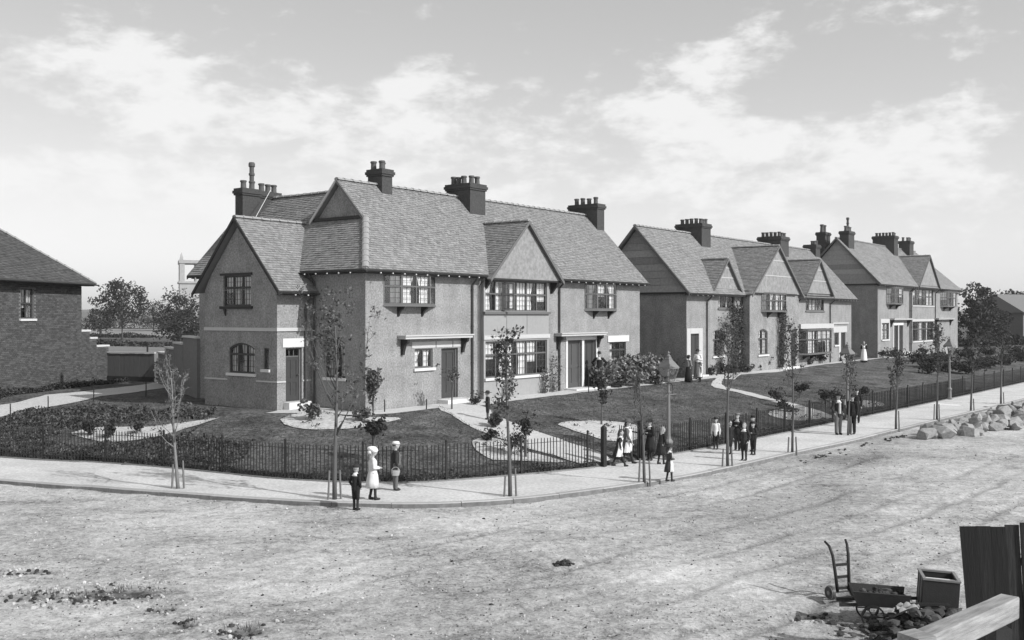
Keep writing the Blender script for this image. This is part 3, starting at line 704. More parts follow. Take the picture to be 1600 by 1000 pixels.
# ------------------------------------------------------------------ house on the corner
def roofset(host, planes, plain=(), gauge=.125, wid=.185, seed=0, tm=None):
    acc = MB(); slab = MB()
    for i, pl in enumerate(planes): roofplane(acc, slab, pl, gauge, wid, seed=seed + i)
    for poly in plain:
        V3 = [Vector(p) for p in poly]; n = (V3[1] - V3[0]).cross(V3[2] - V3[0]).normalized(); n = -n if n.z < 0 else n; slab.prism(V3, -n * .07)
    ro = slab.build('roof', slabm, host); stuff(acc.build('roof_tiles', tm or tilem, ro, fix=False)); return ro
def corner_house():
    H = thing('corner_house', 'large roughcast house on the corner with gablet roof, side wing and central gable', 'house', (P0[0], P0[1], 0), ANG)
    k = 1.055
    F = Face((0, 0), (20.5, 0)); w = MB()
    wall(w, F, -.8, 5.3, [(2.72, 3.79, 1.5, 2.27), (4.32, 5.37, .2, 2.26), (13.55, 14.8, .1, 2.4), (15.0, 16.1, .1, 2.4), (17.4, 19.05, .87, 2.22), (6.95, 11.7, .85, 2.52), (6.95, 11.7, 3.74, 5.18)])
    E_ = Face((0, 10.2), (0, 0)); wall(w, E_, -.8, 5.3, [(8.03, 9.1, 1.21, 2.73)])
    wall(w, Face((20.5, 0), (20.5, 6.54)), -.8, 5.3); wall(w, Face((20.5, 6.54), (6, 6.54)), -.8, 5.3); wall(w, Face((6, 6.54), (6, 10.2)), -.8, 5.3); wall(w, Face((6, 10.2), (0, 10.2)), -.8, 5.3)
    w.prism([(20.5, 0.0, 5.3), (20.5, 6.54, 5.3), (20.5, 3.27, 8.95)], (-.15, 0, 0)); w.prism([(0.02, 10.2, 5.3), (5.98, 10.2, 5.3), (3.0, 10.2, 8.6)], (0, -.15, 0))
    # wing
    G = Face((-1.7, 7.45), (-1.7, 3.0)); wall(w, G, -.8, 4.62, [(1.19, 2.9, 3.97, 5.18 - .6 + .02), (1.55, 3.13, 1.34, 2.53), (3.67, 3.97, 1.54, 2.35)])
    S = Face((-1.7, 3.0), (0, 3.0)); wall(w, S, -.8, 4.6, [(.42, 1.22, .3, 2.35)])
    wall(w, Face((0, 7.45), (-1.7, 7.45)), -.8, 4.6)
    # gable of the wing above the eaves, round the upper window
    a0, a1, zt = 1.19, 2.9, 5.18; zb = 4.62
    def slope(a): return 7.25 - abs(a - 2.225) * 1.10
    def zcut(z): t = (7.25 - z) / 1.10; return 2.225 - t, 2.225 + t
    l0, r0 = zcut(zb); l1, r1 = zcut(zt)
    l0, r0 = max(l0, 0), min(r0, 4.45)
    w.face([G.P(l0, zb), G.P(a0, zb), G.P(a0, zt), G.P(l1, zt)]); w.face([G.P(a1, zb), G.P(r0, zb), G.P(r1, zt), G.P(a1, zt)]); w.face([G.P(l1, zt), G.P(r1, zt), G.P(2.225, 7.25)])
    for p, q in (((a0, zb), (a0, zt)), ((a0, zt), (a1, zt)), ((a1, zt), (a1, zb))): w.face([G.P(*p), G.P(*q), G.P(q[0], q[1], .16), G.P(p[0], p[1], .16)])
    w.build('wall', roughcast, H)
    # central bay
    bw_ = MB(); BF = Face((6.9, -.16), (11.75, -.16))
    wall(bw_, BF, -.8, 5.2, [(.12, 4.72, .9, 2.48), (.12, 4.72, 3.78, 5.14)])
    bw_.face([(6.9, 0, -.8), (6.9, -.16, -.8), (6.9, -.16, 5.2), (6.9, 0, 5.2)]); bw_.face([(11.75, 0, -.8), (11.75, -.16, -.8), (11.75, -.16, 5.2), (11.75, 0, 5.2)])
    bay = bw_.build('bay_wall', mat('bay_plaster', .30, .9, var=.14, scale=6, bump=.4, bscale=55, var2=.1, scale2=.6), H)
    window(H, BF, .12, 4.72, .9, 2.48, 6, .62, True, seed=21, cur=.95); window(H, BF, .12, 4.72, 3.78, 5.14, 6, .56, False, seed=9, cur=.97)
    b = MB(); fbox(b, BF, -.03, 4.9, 2.56, 2.74, -.05, .02); b.build('lintel', stucco, bay); b = MB(); fbox(b, BF, -.04, 4.9, 3.66, 3.77, -.10, .02); b.build('window_board', framem, bay)
    b = MB(); fbox(b, BF, 3.12, 3.15, 2.76, 3.65, -.006, .01); fbox(b, BF, 1.6, 1.63, 2.76, 3.65, -.006, .01); b.build('joint_strip', framem, bay)
    # an open casement of the upper bay window
    oc = Face((8.2, -.16), (8.42, -.66)); fr = MB(); gb = MB(); pans = []; lights(fr, gb, oc, 0, oc.len, 3.85, 5.05, 0, 1, .56, H, pans, bars=(2, .26), seed=2); cs = fr.build('open_casement', framem, H); gb.build('glazing_bars', leadm, cs)
    for q in pans: q.build('pane', glassm, cs, fix=False)
    # central gable
    t = MB(); TF = Face((0, -.43), (20, -.43)); gable_tri(t, TF, 7.05, 12.3, 5.22, 9.67, 7.66)
    ty = t.build('gable_front', mat('gable_plaster', .25, .9, var=.7, scale=5, bump=.5, bscale=45, var2=.16, scale2=.9), H)
    b = MB(); b.box(7.0, 12.34, -.43, -.01, 5.145, 5.215); b.build('soffit', timber, ty)
    for a in (6.98, 12.1):
        m = MB(); m.prism([(a, -.02, 5.14), (a, -.42, 5.14), (a, -.36, 4.98), (a, -.12, 4.72), (a, -.02, 4.62)], (.14, 0, 0)); m.build('gable_bracket', timber, ty)
    barge(ty, (6.86, -.55, 5.19), (9.65, -.55, 7.87), (0, -1, 0), .17, .05, framem); barge(ty, (12.44, -.55, 5.19), (9.65, -.55, 7.87), (0, -1, 0), .17, .05, framem)
    # roofs
    ze = 5.33
    def fz(v): return ze + k * (v + .35)
    front = [[(-.35, -.35, ze), (20.8, -.35, ze), (20.8, 1.72, fz(1.72)), (1.72, 1.72, fz(1.72))], [(1.72, 1.72, fz(1.72)), (20.8, 1.72, fz(1.72)), (20.8, 3.27, fz(3.27)), (1.58, 3.27, fz(3.27)), (1.58, 1.80, fz(1.80))]]
    vb = 3.27 + (fz(3.27) - fz(1.72)) / k
    left = [[(-.35, 10.55, ze), (-.35, -.35, ze), (1.72, 1.72, fz(1.72)), (1.72, 10.55, fz(1.72))], [(1.72, 10.55, fz(1.72)), (1.72, vb, fz(1.72)), (3.03, 3.5, fz(3.03)), (3.03, 10.55, fz(3.03))]]
    ks = 1.097
    def wz(v): return 4.52 + ks * (v - 2.55)
    wing = [[(-1.98, 2.55, 4.52), (-.02, 2.55, 4.52), (-.02, 3.53, wz(3.53)), (-1.98, 3.53, wz(3.53))], [(-1.98, 3.53, wz(3.53)), (-.09, 3.53, wz(3.53)), (1.66, 5.22, wz(5.22)), (-1.98, 5.22, wz(5.22))]]
    gl = [[(6.82, -.58, 5.16), (6.82, -.42, 5.16), (9.65, 2.05, 7.85), (9.65, -.58, 7.85)]]; gr = [[(12.48, -.42, 5.16), (12.48, -.58, 5.16), (9.65, -.58, 7.85), (9.65, 2.05, 7.85)]]
    zr = fz(3.27); zb2 = fz(3.03)
    plain = [[(1.58, 3.27, zr), (20.8, 3.27, zr), (20.8, 6.9, ze), (1.58, 6.9, ze)], [(3.03, 3.5, zb2), (3.03, 10.55, zb2), (6.4, 10.55, ze), (6.4, 3.5, ze)], [(-1.98, 5.22, wz(5.22)), (1.66, 5.22, wz(5.22)), (-.1, 7.72, 4.70), (-1.98, 7.89, 4.52)]]
    ro = roofset(H, [front, left, wing, gl, gr], plain, seed=11)
    ridge_tiles(ro, (1.58, 3.27, zr + .02), (20.8, 3.27, zr + .02)); ridge_tiles(ro, (3.03, 3.6, zb2 + .02), (3.03, 10.5, zb2 + .02)); ridge_tiles(ro, (-1.98, 5.22, wz(5.22) + .02), (1.6, 5.22, wz(5.22) + .02))
    ridge_tiles(ro, (9.65, -.58, 7.87), (9.65, 1.95, 7.87)); ridge_tiles(ro, (-.30, -.30, ze + .06), (1.70, 1.70, fz(1.72) + .03), rr=.12, size=.40)
    # gablet
    t = MB(); t.prism([(1.80, 1.85, fz(1.72)), (1.80, vb - .13, fz(1.72)), (1.80, 3.27, zr - .16)], (.15, 0, 0)); gb_ = t.build('gablet', roughcast, H)
    barge(gb_, (1.58, 1.70, fz(1.72) + .0), (1.58, 3.27, zr + .02), (-1, 0, 0), .13, .05, framem); barge(gb_, (1.58, vb + .02, fz(1.72)), (1.58, 3.27, zr + .02), (-1, 0, 0), .13, .05, stucco)
    b = MB(); b.box(1.60, 1.79, 1.8, vb, fz(1.72) - .02, fz(1.72) + .10); b.build('gablet_sill', timber, gb_)
    # wing barge boards and left verge
    barge(ro, (-1.98, 2.52, 4.50), (-1.98, 5.22, wz(5.22) + .02), (-1, 0, 0), .16, .05, timber); barge(ro, (-1.98, 7.92, 4.50), (-1.98, 5.22, wz(5.22) + .02), (-1, 0, 0), .16, .05, timber)
    barge(ro, (20.8, -.37, ze), (20.8, 3.27, zr + .02), (1, 0, 0), .16, .05, framem); barge(ro, (-.36, 10.55, ze), (3.03, 10.55, zb2 + .02), (0, 1, 0), .16, .05, timber)
    for A, B, o in (((-.35, -.37, ze - .05), (6.8, -.37, ze - .05), (0, -1, 0)), ((12.5, -.37, ze - .05), (20.8, -.37, ze - .05), (0, -1, 0)), ((-.37, 10.4, ze - .05), (-.37, -.35, ze - .05), (-1, 0, 0)), ((-1.95, 2.53, 4.46), (-.06, 2.53, 4.46), (0, -1, 0))): gutter(ro, A, B, o)
    for q in ((-.33, 6.84, -.34, -.002, 5.19, 5.24), (12.46, 20.6, -.34, -.002, 5.19, 5.24), (-.33, -.002, .0, 10.3, 5.19, 5.24), (-1.72, -.05, 2.60, 2.99, 4.38, 4.42)): b = MB(); b.box(*q); b.build('eaves_soffit', timber, ro)
    # openings
    window(H, F, 2.72, 3.79, 1.5, 2.27, 2, 0, True, seed=5, bars=(2, 3), cur=.9); oriel(H, F, .95, 3.95, 4.02, 5.20, .34, 2, .68, seed=14, ends=1, cur=1.0); oriel(H, F, 15.05, 18.1, 3.90, 5.18, .34, 2, .68, seed=24, ends=1, cur=1.0)
    door(H, F, 4.32, 5.37, .2, 2.26, doorm); door(H, F, 13.55, 14.8, .1, 2.4, mat('grey_door_paint', .085, .5, var=.15, scale=6), seed=2); door(H, F, 15.0, 16.1, .1, 2.4, mat('dull_door_paint', .06, .5, var=.15, scale=6))
    s = MB()
    for a in (13.40, 14.805, 16.105): fbox(s, F, a, a + (.19 if a == 14.805 else .145), .1, 2.52, -.03, .05)
    fbox(s, F, 13.40, 16.25, 2.405, 2.60, -.035, .04); s.build('door_surround', stone, H)
    s = MB(); fbox(s, F, 2.55, 5.55, 2.30, 2.55, -.02, .03); s.build('lintel', stucco, H); s = MB(); fbox(s, F, 3.95, 3.99, 2.30, 2.55, -.03, -.021); fbox(s, F, 5.0, 5.04, 2.3, 2.55, -.03, -.021); s.build('lintel_joint', framem, H)
    hood(H, F, 1.75, 5.85, 2.78, .72); hood(H, F, 12.45, 16.45, 2.72, .72); step(H, F, 4.1, 5.6, -.3, .17, .55); step(H, F, 13.3, 16.4, -.3, .08, .7)
    window(H, F, 17.4, 19.05, .87, 2.22, 3, .7, True, seed=31, fm=framed, cur=.35); s = MB(); fbox(s, F, 17.2, 19.3, 2.24, 2.56, -.05, .03); s.build('lintel', stone, H)
    for a, zz in ((6.25, 5.28), (12.78, 5.28)): pipe(H, F, a, -.1, zz)
    p = MB(); p.tube([(6.72, -.30, 5.1), (6.72, -.1, 4.9), (6.72, -.1, 0)], .035, 8); p.build('downpipe', pipem, H)
    window(H, E_, 8.03, 9.1, 1.21, 2.73, 2, .6, True, fm=framed, seed=41, arch=.20, cur=.85)
    window(H, G, 1.19, 2.9, 3.97, 5.18, 3, .60, False, fm=framed, seed=51, cur=.9); s = MB(); fbox(s, G, 1.05, 3.02, 3.86, 3.965, -.10, .1); s.build('window_board', timber, H); s = MB(); fbox(s, G, 1.08, 3.0, 5.185, 5.27, -.09, .05); s.build('window_head', timber, H)
    m = MB(); m.prism([G.P(1.3, 3.86, 0), G.P(1.3, 3.86, -.1), G.P(1.3, 3.7, -.06), G.P(1.3, 3.58, 0)], G.d * .08); m.build('bracket', timber, H)
    window(H, G, 1.55, 3.13, 1.34, 2.53, 3, .62, True, fm=framed, seed=61, arch=.22, cur=.9); window(H, G, 3.67, 3.97, 1.54, 2.35, 1, 0, True, fm=framed, seed=3, bars=(1, 3), cur=.2)
    door(H, S, .42, 1.22, .3, 2.35, doorm, fan=.28); step(H, S, .3, 1.4, 0, .28, .35)
    s = MB(); fbox(s, S, .26, 1.55, 2.38, 2.72, -.03, .02); s.build('lintel', stone, H)
    s = MB(); fbox(s, G, -.0, 4.5, 3.0, 3.13, -.06, .0); fbox(s, S, -.06, 1.68, 3.0, 3.13, -.06, 0); s.build('string_course', stucco, H)
    s = MB(); fbox(s, G, 0, 1.45, 1.04, 1.10, -.035, 0); fbox(s, G, 3.25, 4.48, 1.04, 1.10, -.035, 0); fbox(s, S, -.035, .40, 1.04, 1.10, -.035, 0); fbox(s, S, 1.24, 1.68, 1.04, 1.10, -.035, 0); s.build('plinth_course', stucco, H)
    pipe(H, E_, 7.45, .1, 5.28, ov=.35); pipe(H, S, 1.35, .1, 4.42, ov=.45)
    # chimneys
    chimney(H, .60, 1.52, 8.0, 8.5, 5.6, 9.07, [(.84, 8.25), (1.28, 8.25)], tall=(1.28, 8.25)); chimney(H, 2.2, 3.4, 8.9, 9.6, 7.6, 9.16, [(2.5, 9.1), (2.85, 9.1), (3.2, 9.1)])
    chimney(H, 3.82, 4.44, 2.88, 3.72, 8.2, 9.82, [(4.0, 3.05), (4.27, 3.3), (4.0, 3.55)]); chimney(H, 9.15, 10.28, 2.45, 3.9, 7.8, 9.74, [(9.4, 3.65), (9.4, 3.35), (9.4, 3.02), (9.55, 2.7), (9.98, 2.7)])
    chimney(H, 20.12, 20.85, 2.45, 4.3, 7.8, 9.76, [(20.45, 2.75), (20.45, 3.18), (20.45, 3.6), (20.45, 4.0)])
    m = MB(); m.tube([(-.35, 6.0, 7.55), (1.6, 7.4, 9.0)], .012, 5); m.build('stay_wire', stone, H)
    return H
corner_house()
# ------------------------------------------------------------------ second terrace
def gablet_front(H, ro_planes, c, hw, z0, sl, vf, vmain, kk, ze, ev, soff=.25):
    """cross gable: returns tile planes; vf verge line, main roof z = ze + kk (v - ev)"""
    zt = z0 + hw * sl
    def vm(z): return ev + (z - ze) / kk
    ro_planes.append([[(c - hw, vf, z0), (c - hw, max(vm(z0), vf + .02), z0), (c, vm(zt), zt), (c, vf, zt)]]); ro_planes.append([[(c + hw, max(vm(z0), vf + .02), z0), (c + hw, vf, z0), (c, vf, zt), (c, vm(zt), zt)]])
    return zt, vm(zt)
gabmat = mat('gable_plaster', .37)
def tymp(H, c, hw, z0, sl, vf, zt, inset=.14, bands=True):
    t = MB(); TF = Face((-50, vf + inset), (100, vf + inset)); zb = z0 + .12; gable_tri(t, TF, 50 + c - hw + .12 / sl + .08, 50 + c + hw - .12 / sl - .08, zb, 50 + c, zt - .10); ty = t.build('gable_front', gabmat, H)
    if bands:
        b = MB()
        for f in (.36, .68): z = zb + (zt - zb) * f; h = (zt - z) / sl - .15; b.box(c - h, c + h, vf + inset - .02, vf + inset - .001, z, z + .05)
        b.build('gable_band', stucco, ty)
    barge(ty, (c - hw - .02, vf, z0), (c, vf, zt + .02), (0, -1, 0), .16, .05, framem); barge(ty, (c + hw + .02, vf, z0), (c, vf, zt + .02), (0, -1, 0), .16, .05, framem)
    return ty
def terrace_mid():
    o = W(25.9, 0); H = thing('terrace_house', 'middle terrace with three front gables and creepers round its doors', 'house', (o.x, o.y, 0), ANG)
    ze, kk, Ln, ev = 4.9, 1.118, 28.6, -.4; vr = 3.24; zr = ze + kk * (vr - ev)
    F = Face((0, 0), (Ln, 0)); w = MB()
    wall(w, F, -.8, 4.95, [(.5, 1.55, .12, 2.52), (3.45, 4.85, 1.12, 2.74), (4.2, 6.55, 4.05, 4.93), (18.7, 22.4, 3.95, 4.93), (24.7, 25.6, 1.3, 2.25), (26.1, 27.2, .12, 2.25)])
    EF = Face((0, 6.5), (0, 0)); wall(w, EF, -.8, 4.95, [(.9, 1.8, 2.7, 4.4)]); wall(w, Face((Ln, 0), (Ln, 6.5)), -.8, 4.95); wall(w, Face((Ln, 6.5), (0, 6.5)), -.8, 4.95)
    for u in (-.10, Ln - .05): w.prism([(u, -.1, 4.96), (u, 6.6, 4.96), (u, vr, 8.75)], (.15, 0, 0))
    BF = Face((7.6, -.55), (15.9, -.55)); wall(w, BF, -.8, 5.2, [(1.3, 2.85, 1.05, 2.72), (4.75, 5.6, .12, 2.35), (6.9, 7.7, .12, 2.35)])
    w.face([(7.6, 0, -.8), (7.6, -.55, -.8), (7.6, -.55, 5.2), (7.6, 0, 5.2)]); w.face([(15.9, 0, -.8), (15.9, -.55, -.8), (15.9, -.55, 4.9), (15.9, 0, 4.9)])
    w.build('wall', roughcast, H)
    window(H, EF, .9, 1.8, 2.7, 4.4, 2, .6, True, fm=framed, seed=99, cur=.3)
    # left gable hung with courses of board
    b = MB()
    for i in range(9):
        z = 4.97 + i * .42; h = (8.75 - z) / kk * .97
        if h > .15: b.prism([(-.135, vr - h, z), (-.135, vr + h, z), (-.135, vr + max(.02, h - .36), z + .40), (-.135, vr - max(.02, h - .36), z + .40)], (.03, 0, 0), tone=rnd.random())
    b.build('hung_courses', mat('hung_tile', .30, .9, var=.5, scale=7, tone=.25), H)
    pl = [[[(-.35, ev, ze), (Ln + .35, ev, ze), (Ln + .35, vr, zr), (-.35, vr, zr)]]]
    gs = [(5.1, 2.05, 5.12, .98, -.25), (11.8, 4.4, 4.93, .76, -.82), (20.55, 2.85, 5.10, .93, -.42)]; tops = []
    for c, hw, z0, sl, vf in gs: tops.append(gablet_front(H, pl, c, hw, z0, sl, vf, 0, kk, ze, ev))
    ro = roofset(H, pl, [[(-.35, vr, zr), (Ln + .35, vr, zr), (Ln + .35, 6.9, ze), (-.35, 6.9, ze)]], .15, .22, seed=40)
    ridge_tiles(ro, (-.35, vr, zr + .02), (Ln + .35, vr, zr + .02))
    for (c, hw, z0, sl, vf), (zt, ve) in zip(gs, tops):
        tymp(H, c, hw, z0, sl, vf, zt); ridge_tiles(ro, (c, vf, zt + .02), (c, ve - .1, zt + .02))
    for q in ((3.2, 7.0, -.2, -.002, 5.0, 5.1), (8.2, 15.2, -.7, -.56, 5.0, 5.08), (17.9, 23.1, -.36, -.002, 4.97, 5.07), (-.2, Ln + .2, -.38, -.003, 4.78, 4.83)): b = MB(); b.box(*q); b.build('eaves_soffit', timber, ro)
    barge(ro, (-.36, ev, ze), (-.36, vr, zr + .02), (-1, 0, 0), .2, .05, framem); barge(ro, (-.36, 6.9, ze), (-.36, vr, zr + .02), (-1, 0, 0), .2, .05, framem); barge(ro, (Ln + .36, ev, ze), (Ln + .36, vr, zr + .02), (1, 0, 0), .2, .05, framem)
    b = MB(); b.box(-.14, -.01, 0, 6.5, 4.86, 4.97); b.build('gable_cill', timber, H)
    for a, c in ((-.3, 3.0), (23.5, Ln + .3)): gutter(ro, (a, ev - .02, ze - .05), (c, ev - .02, ze - .05), (0, -1, 0))
    s = MB(); fbox(s, F, 0.02, .48, .12, 2.85, -.03, .02); fbox(s, F, 1.57, 2.05, .12, 2.85, -.03, .02); fbox(s, F, .49, 1.56, 2.54, 2.85, -.032, .02); s.build('door_surround', stucco, H)
    door(H, F, .5, 1.55, .12, 2.52, mat('dull_door_paint', .06)); step(H, F, .3, 1.9, -.3, .1, .5)
    window(H, F, 3.45, 4.85, 1.12, 2.74, 2, .62, True, seed=71, arch=.16); window(H, F, 4.2, 6.55, 4.05, 4.93, 4, 0, False, seed=72, cur=.6)
    window(H, F, 18.7, 22.4, 3.95, 4.93, 5, 0, False, seed=73, cur=.8); b = MB(); fbox(b, F, 18.6, 22.5, 3.85, 3.945, -.07, .02); b.build('window_board', framem, H); b = MB(); fbox(b, F, 4.1, 6.65, 3.95, 4.045, -.07, .02); b.build('window_board', framem, H)
    oriel(H, BF, 1.75, 5.6, 3.90, 5.05, .4, 3, .55, seed=75, cur=.9); window(H, BF, 1.3, 2.85, 1.05, 2.72, 2, .62, True, seed=76, arch=.18, cur=.85)
    door(H, BF, 4.75, 5.6, .12, 2.35, doorm); door(H, BF, 6.9, 7.7, .12, 2.35, doorm); step(H, BF, 4.4, 8.1, -.4, .1, .45)
    oriel(H, F, 16.4, 22.7, .85, 2.55, .75, 5, .75, seed=78, brackets=3, cur=.75); s = MB(); fbox(s, F, 16.2, 22.9, 2.66, 3.0, -.6, 0); s.build('bay_roof', stucco, H)
    window(H, F, 24.7, 25.6, 1.3, 2.25, 2, 0, True, seed=79); door(H, F, 26.1, 27.2, .12, 2.25, doorm)
    s = MB(); fbox(s, F, 24.4, 27.5, 2.28, 2.75, -.03, .02); fbox(s, F, 25.63, 26.08, .1, 2.27, -.03, .02); s.build('door_surround', stucco, H); s = MB(); fbox(s, F, 24.2, 27.8, 2.95, 3.05, -.08, 0); s.build('string_course', stucco, H)
    for a, zz, ov in ((2.55, 4.85, .4), (17.0, 4.9, .3), (23.6, 4.85, .4)): pipe(H, F, a, 0, zz, ov=ov)
    pipe(H, Face((7.6, 0), (7.6, -.55)), .12, 0, 4.85, ov=.1)
    chimney(H, 6.8, 8.1, 2.4, 4.25, 7.6, 9.60, [(7.05, 2.6 + .33 * i) for i in range(5)] + [(7.5, 2.65), (7.85, 2.65)], ph=.34); chimney(H, 19.9, 21.5, 2.4, 4.2, 7.6, 9.58, [(20.1, 2.6 + .32 * i) for i in range(5)] + [(20.7, 2.65), (21.2, 2.65)], ph=.34); chimney(H, Ln - .6, Ln + .4, 2.7, 3.7, 7.6, 9.42, [(Ln - .35, 2.9), (Ln, 2.9), (Ln + .2, 3.3)], ph=.34)
    return H
terrace_mid()
def terrace_far():
    o = W(61.3, 0); H = thing('terrace_house', 'farthest terrace, single front gable between two oriels, hipped right end', 'house', (o.x, o.y, 0), ANG)
    ze, kk, Ln, ev = 6.3, 1.06, 27.5, -.4; vr = 3.5; zr = ze + kk * (vr - ev)
    F = Face((0, 0), (Ln, 0)); w = MB()
    wall(w, F, -.8, 6.3, [(1.1, 3.1, 1.5, 2.93), (4.6, 5.9, .3, 2.7), (6.1, 7.4, .3, 2.7), (10.5, 17.8, 1.16, 3.0), (10.6, 17.8, 4.57, 6.15), (18.7, 20.0, .3, 2.7)])
    wall(w, Face((0, 7), (0, 0)), -.8, 6.3); wall(w, Face((Ln, 0), (Ln, 7)), -.8, 6.3); wall(w, Face((Ln, 7), (0, 7)), -.8, 6.3); w.prism([(-.1, -.1, 6.32), (-.1, 7.1, 6.32), (-.1, vr, 10.2)], (.15, 0, 0)); w.build('wall', roughcast, H)
    b = MB()
    for i in range(9):
        z = 6.36 + i * .43; h = (10.2 - z) / kk * .97
        if h > .15: b.prism([(-.135, vr - h, z), (-.135, vr + h, z), (-.135, vr + max(.02, h - .38), z + .41), (-.135, vr - max(.02, h - .38), z + .41)], (.03, 0, 0), tone=rnd.random())
    b.build('hung_courses', mat('hung_tile', .30), H)
    d = vr - ev; pl = [[[(-.35, ev, ze), (Ln + .4, ev, ze), (Ln + .4 - d, vr, zr), (-.35, vr, zr)]]]
    pl.append([[(Ln + .4, ev, ze), (Ln + .4, vr + d, ze), (Ln + .4 - d, vr, zr)]])
    c, hw, z0, sl, vf = 14.9, 3.75, 6.38, .82, -.45; zt, ve = gablet_front(H, pl, c, hw, z0, sl, vf, 0, kk, ze, ev)
    ro = roofset(H, pl, [[(-.35, vr, zr), (Ln + .4 - d, vr, zr), (Ln + .4, vr + d, ze), (-.35, vr + d, ze)]], .18, .26, seed=60)
    ridge_tiles(ro, (-.35, vr, zr + .02), (Ln + .4 - d, vr, zr + .02)); tymp(H, c, hw, z0, sl, vf, zt, bands=False); ridge_tiles(ro, (c, vf, zt + .02), (c, ve - .1, zt + .02))
    for q in ((11.4, 18.4, -.4, -.002, 6.225, 6.3), (-.2, Ln + .2, -.38, -.003, 6.17, 6.22)): b = MB(); b.box(*q); b.build('eaves_soffit', timber, ro)
    barge(ro, (-.36, ev, ze), (-.36, vr, zr + .02), (-1, 0, 0), .2, .05, framem); barge(ro, (-.36, vr + d, ze), (-.36, vr, zr + .02), (-1, 0, 0), .2, .05, framem)
    b = MB(); b.box(-.14, -.01, 0, 7, 6.24, 6.36); b.build('gable_cill', timber, H)
    gutter(ro, (-.3, ev - .02, ze - .05), (11, ev - .02, ze - .05), (0, -1, 0)); gutter(ro, (18.8, ev - .02, ze - .05), (Ln + .3, ev - .02, ze - .05), (0, -1, 0))
    oriel(H, F, 2.3, 6.3, 4.65, 6.05, .55, 2, .75, seed=81, cur=.8); oriel(H, F, 20.3, 25.4, 4.55, 6.02, .55, 3, .8, seed=82, cur=.8)
    window(H, F, 1.1, 3.1, 1.5, 2.93, 2, .6, True, seed=83, cur=.6); s = MB(); fbox(s, F, .8, 3.4, 2.95, 3.3, -.03, .02); fbox(s, F, .8, 1.08, 1.5, 2.94, -.03, .02); fbox(s, F, 3.12, 3.4, 1.5, 2.94, -.03, .02); s.build('window_surround', stucco, H)
    for a in (4.6, 6.1): door(H, F, a, a + 1.3, .3, 2.7, doorm)
    s = MB(); fbox(s, F, 4.4, 4.58, .3, 2.7, -.03, .02); fbox(s, F, 5.91, 6.09, .3, 2.7, -.03, .02); fbox(s, F, 4.4, 7.5, 2.72, 2.95, -.03, .02); s.build('door_surround', stone, H)
    hood(H, F, 3.4, 9.0, 3.3, .8); hood(H, F, 18.2, 24.4, 3.3, .8); step(H, F, 4.2, 7.8, -.3, .28, .7); door(H, F, 18.7, 20.0, .3, 2.7, doorm)
    window(H, F, 10.5, 17.8, 1.16, 3.0, 6, .62, True, seed=84, cur=.7); window(H, F, 10.6, 17.8, 4.57, 6.15, 6, .56, False, seed=85, cur=.7); s = MB(); fbox(s, F, 10.3, 18.0, 4.45, 4.565, -.07, .02); s.build('window_board', stucco, H); s = MB(); fbox(s, F, 10.3, 18.0, 3.03, 3.25, -.05, .02); s.build('lintel', stucco, H)
    for a in (9.4, 9.9, 18.3): pipe(H, F, a, 0, 6.2, ov=.4)
    chimney(H, .3, 1.8, 2.6, 3.4, 9.0, 11.05, [(.6, 2.95), (1.1, 2.95), (1.55, 2.95)], ph=.45, pr_=.16, tall=(1.1, 2.95)); chimney(H, .3, 1.6, 4.7, 5.5, 7.5, 11.05, [(.6, 5.1), (1.2, 5.1)], ph=.7, pr_=.17)
    chimney(H, 13.6, 14.9, 2.6, 4.7, 9.0, 11.48, [(13.95, 2.8 + .32 * i) for i in range(6)] + [(14.5, 2.85)], ph=.34); chimney(H, 18.9, 20.3, 2.6, 3.7, 9.0, 11.28, [(19.2, 2.9), (19.6, 2.9), (20.0, 2.9), (19.4, 3.4)], ph=.4)
    return H
terrace_far()
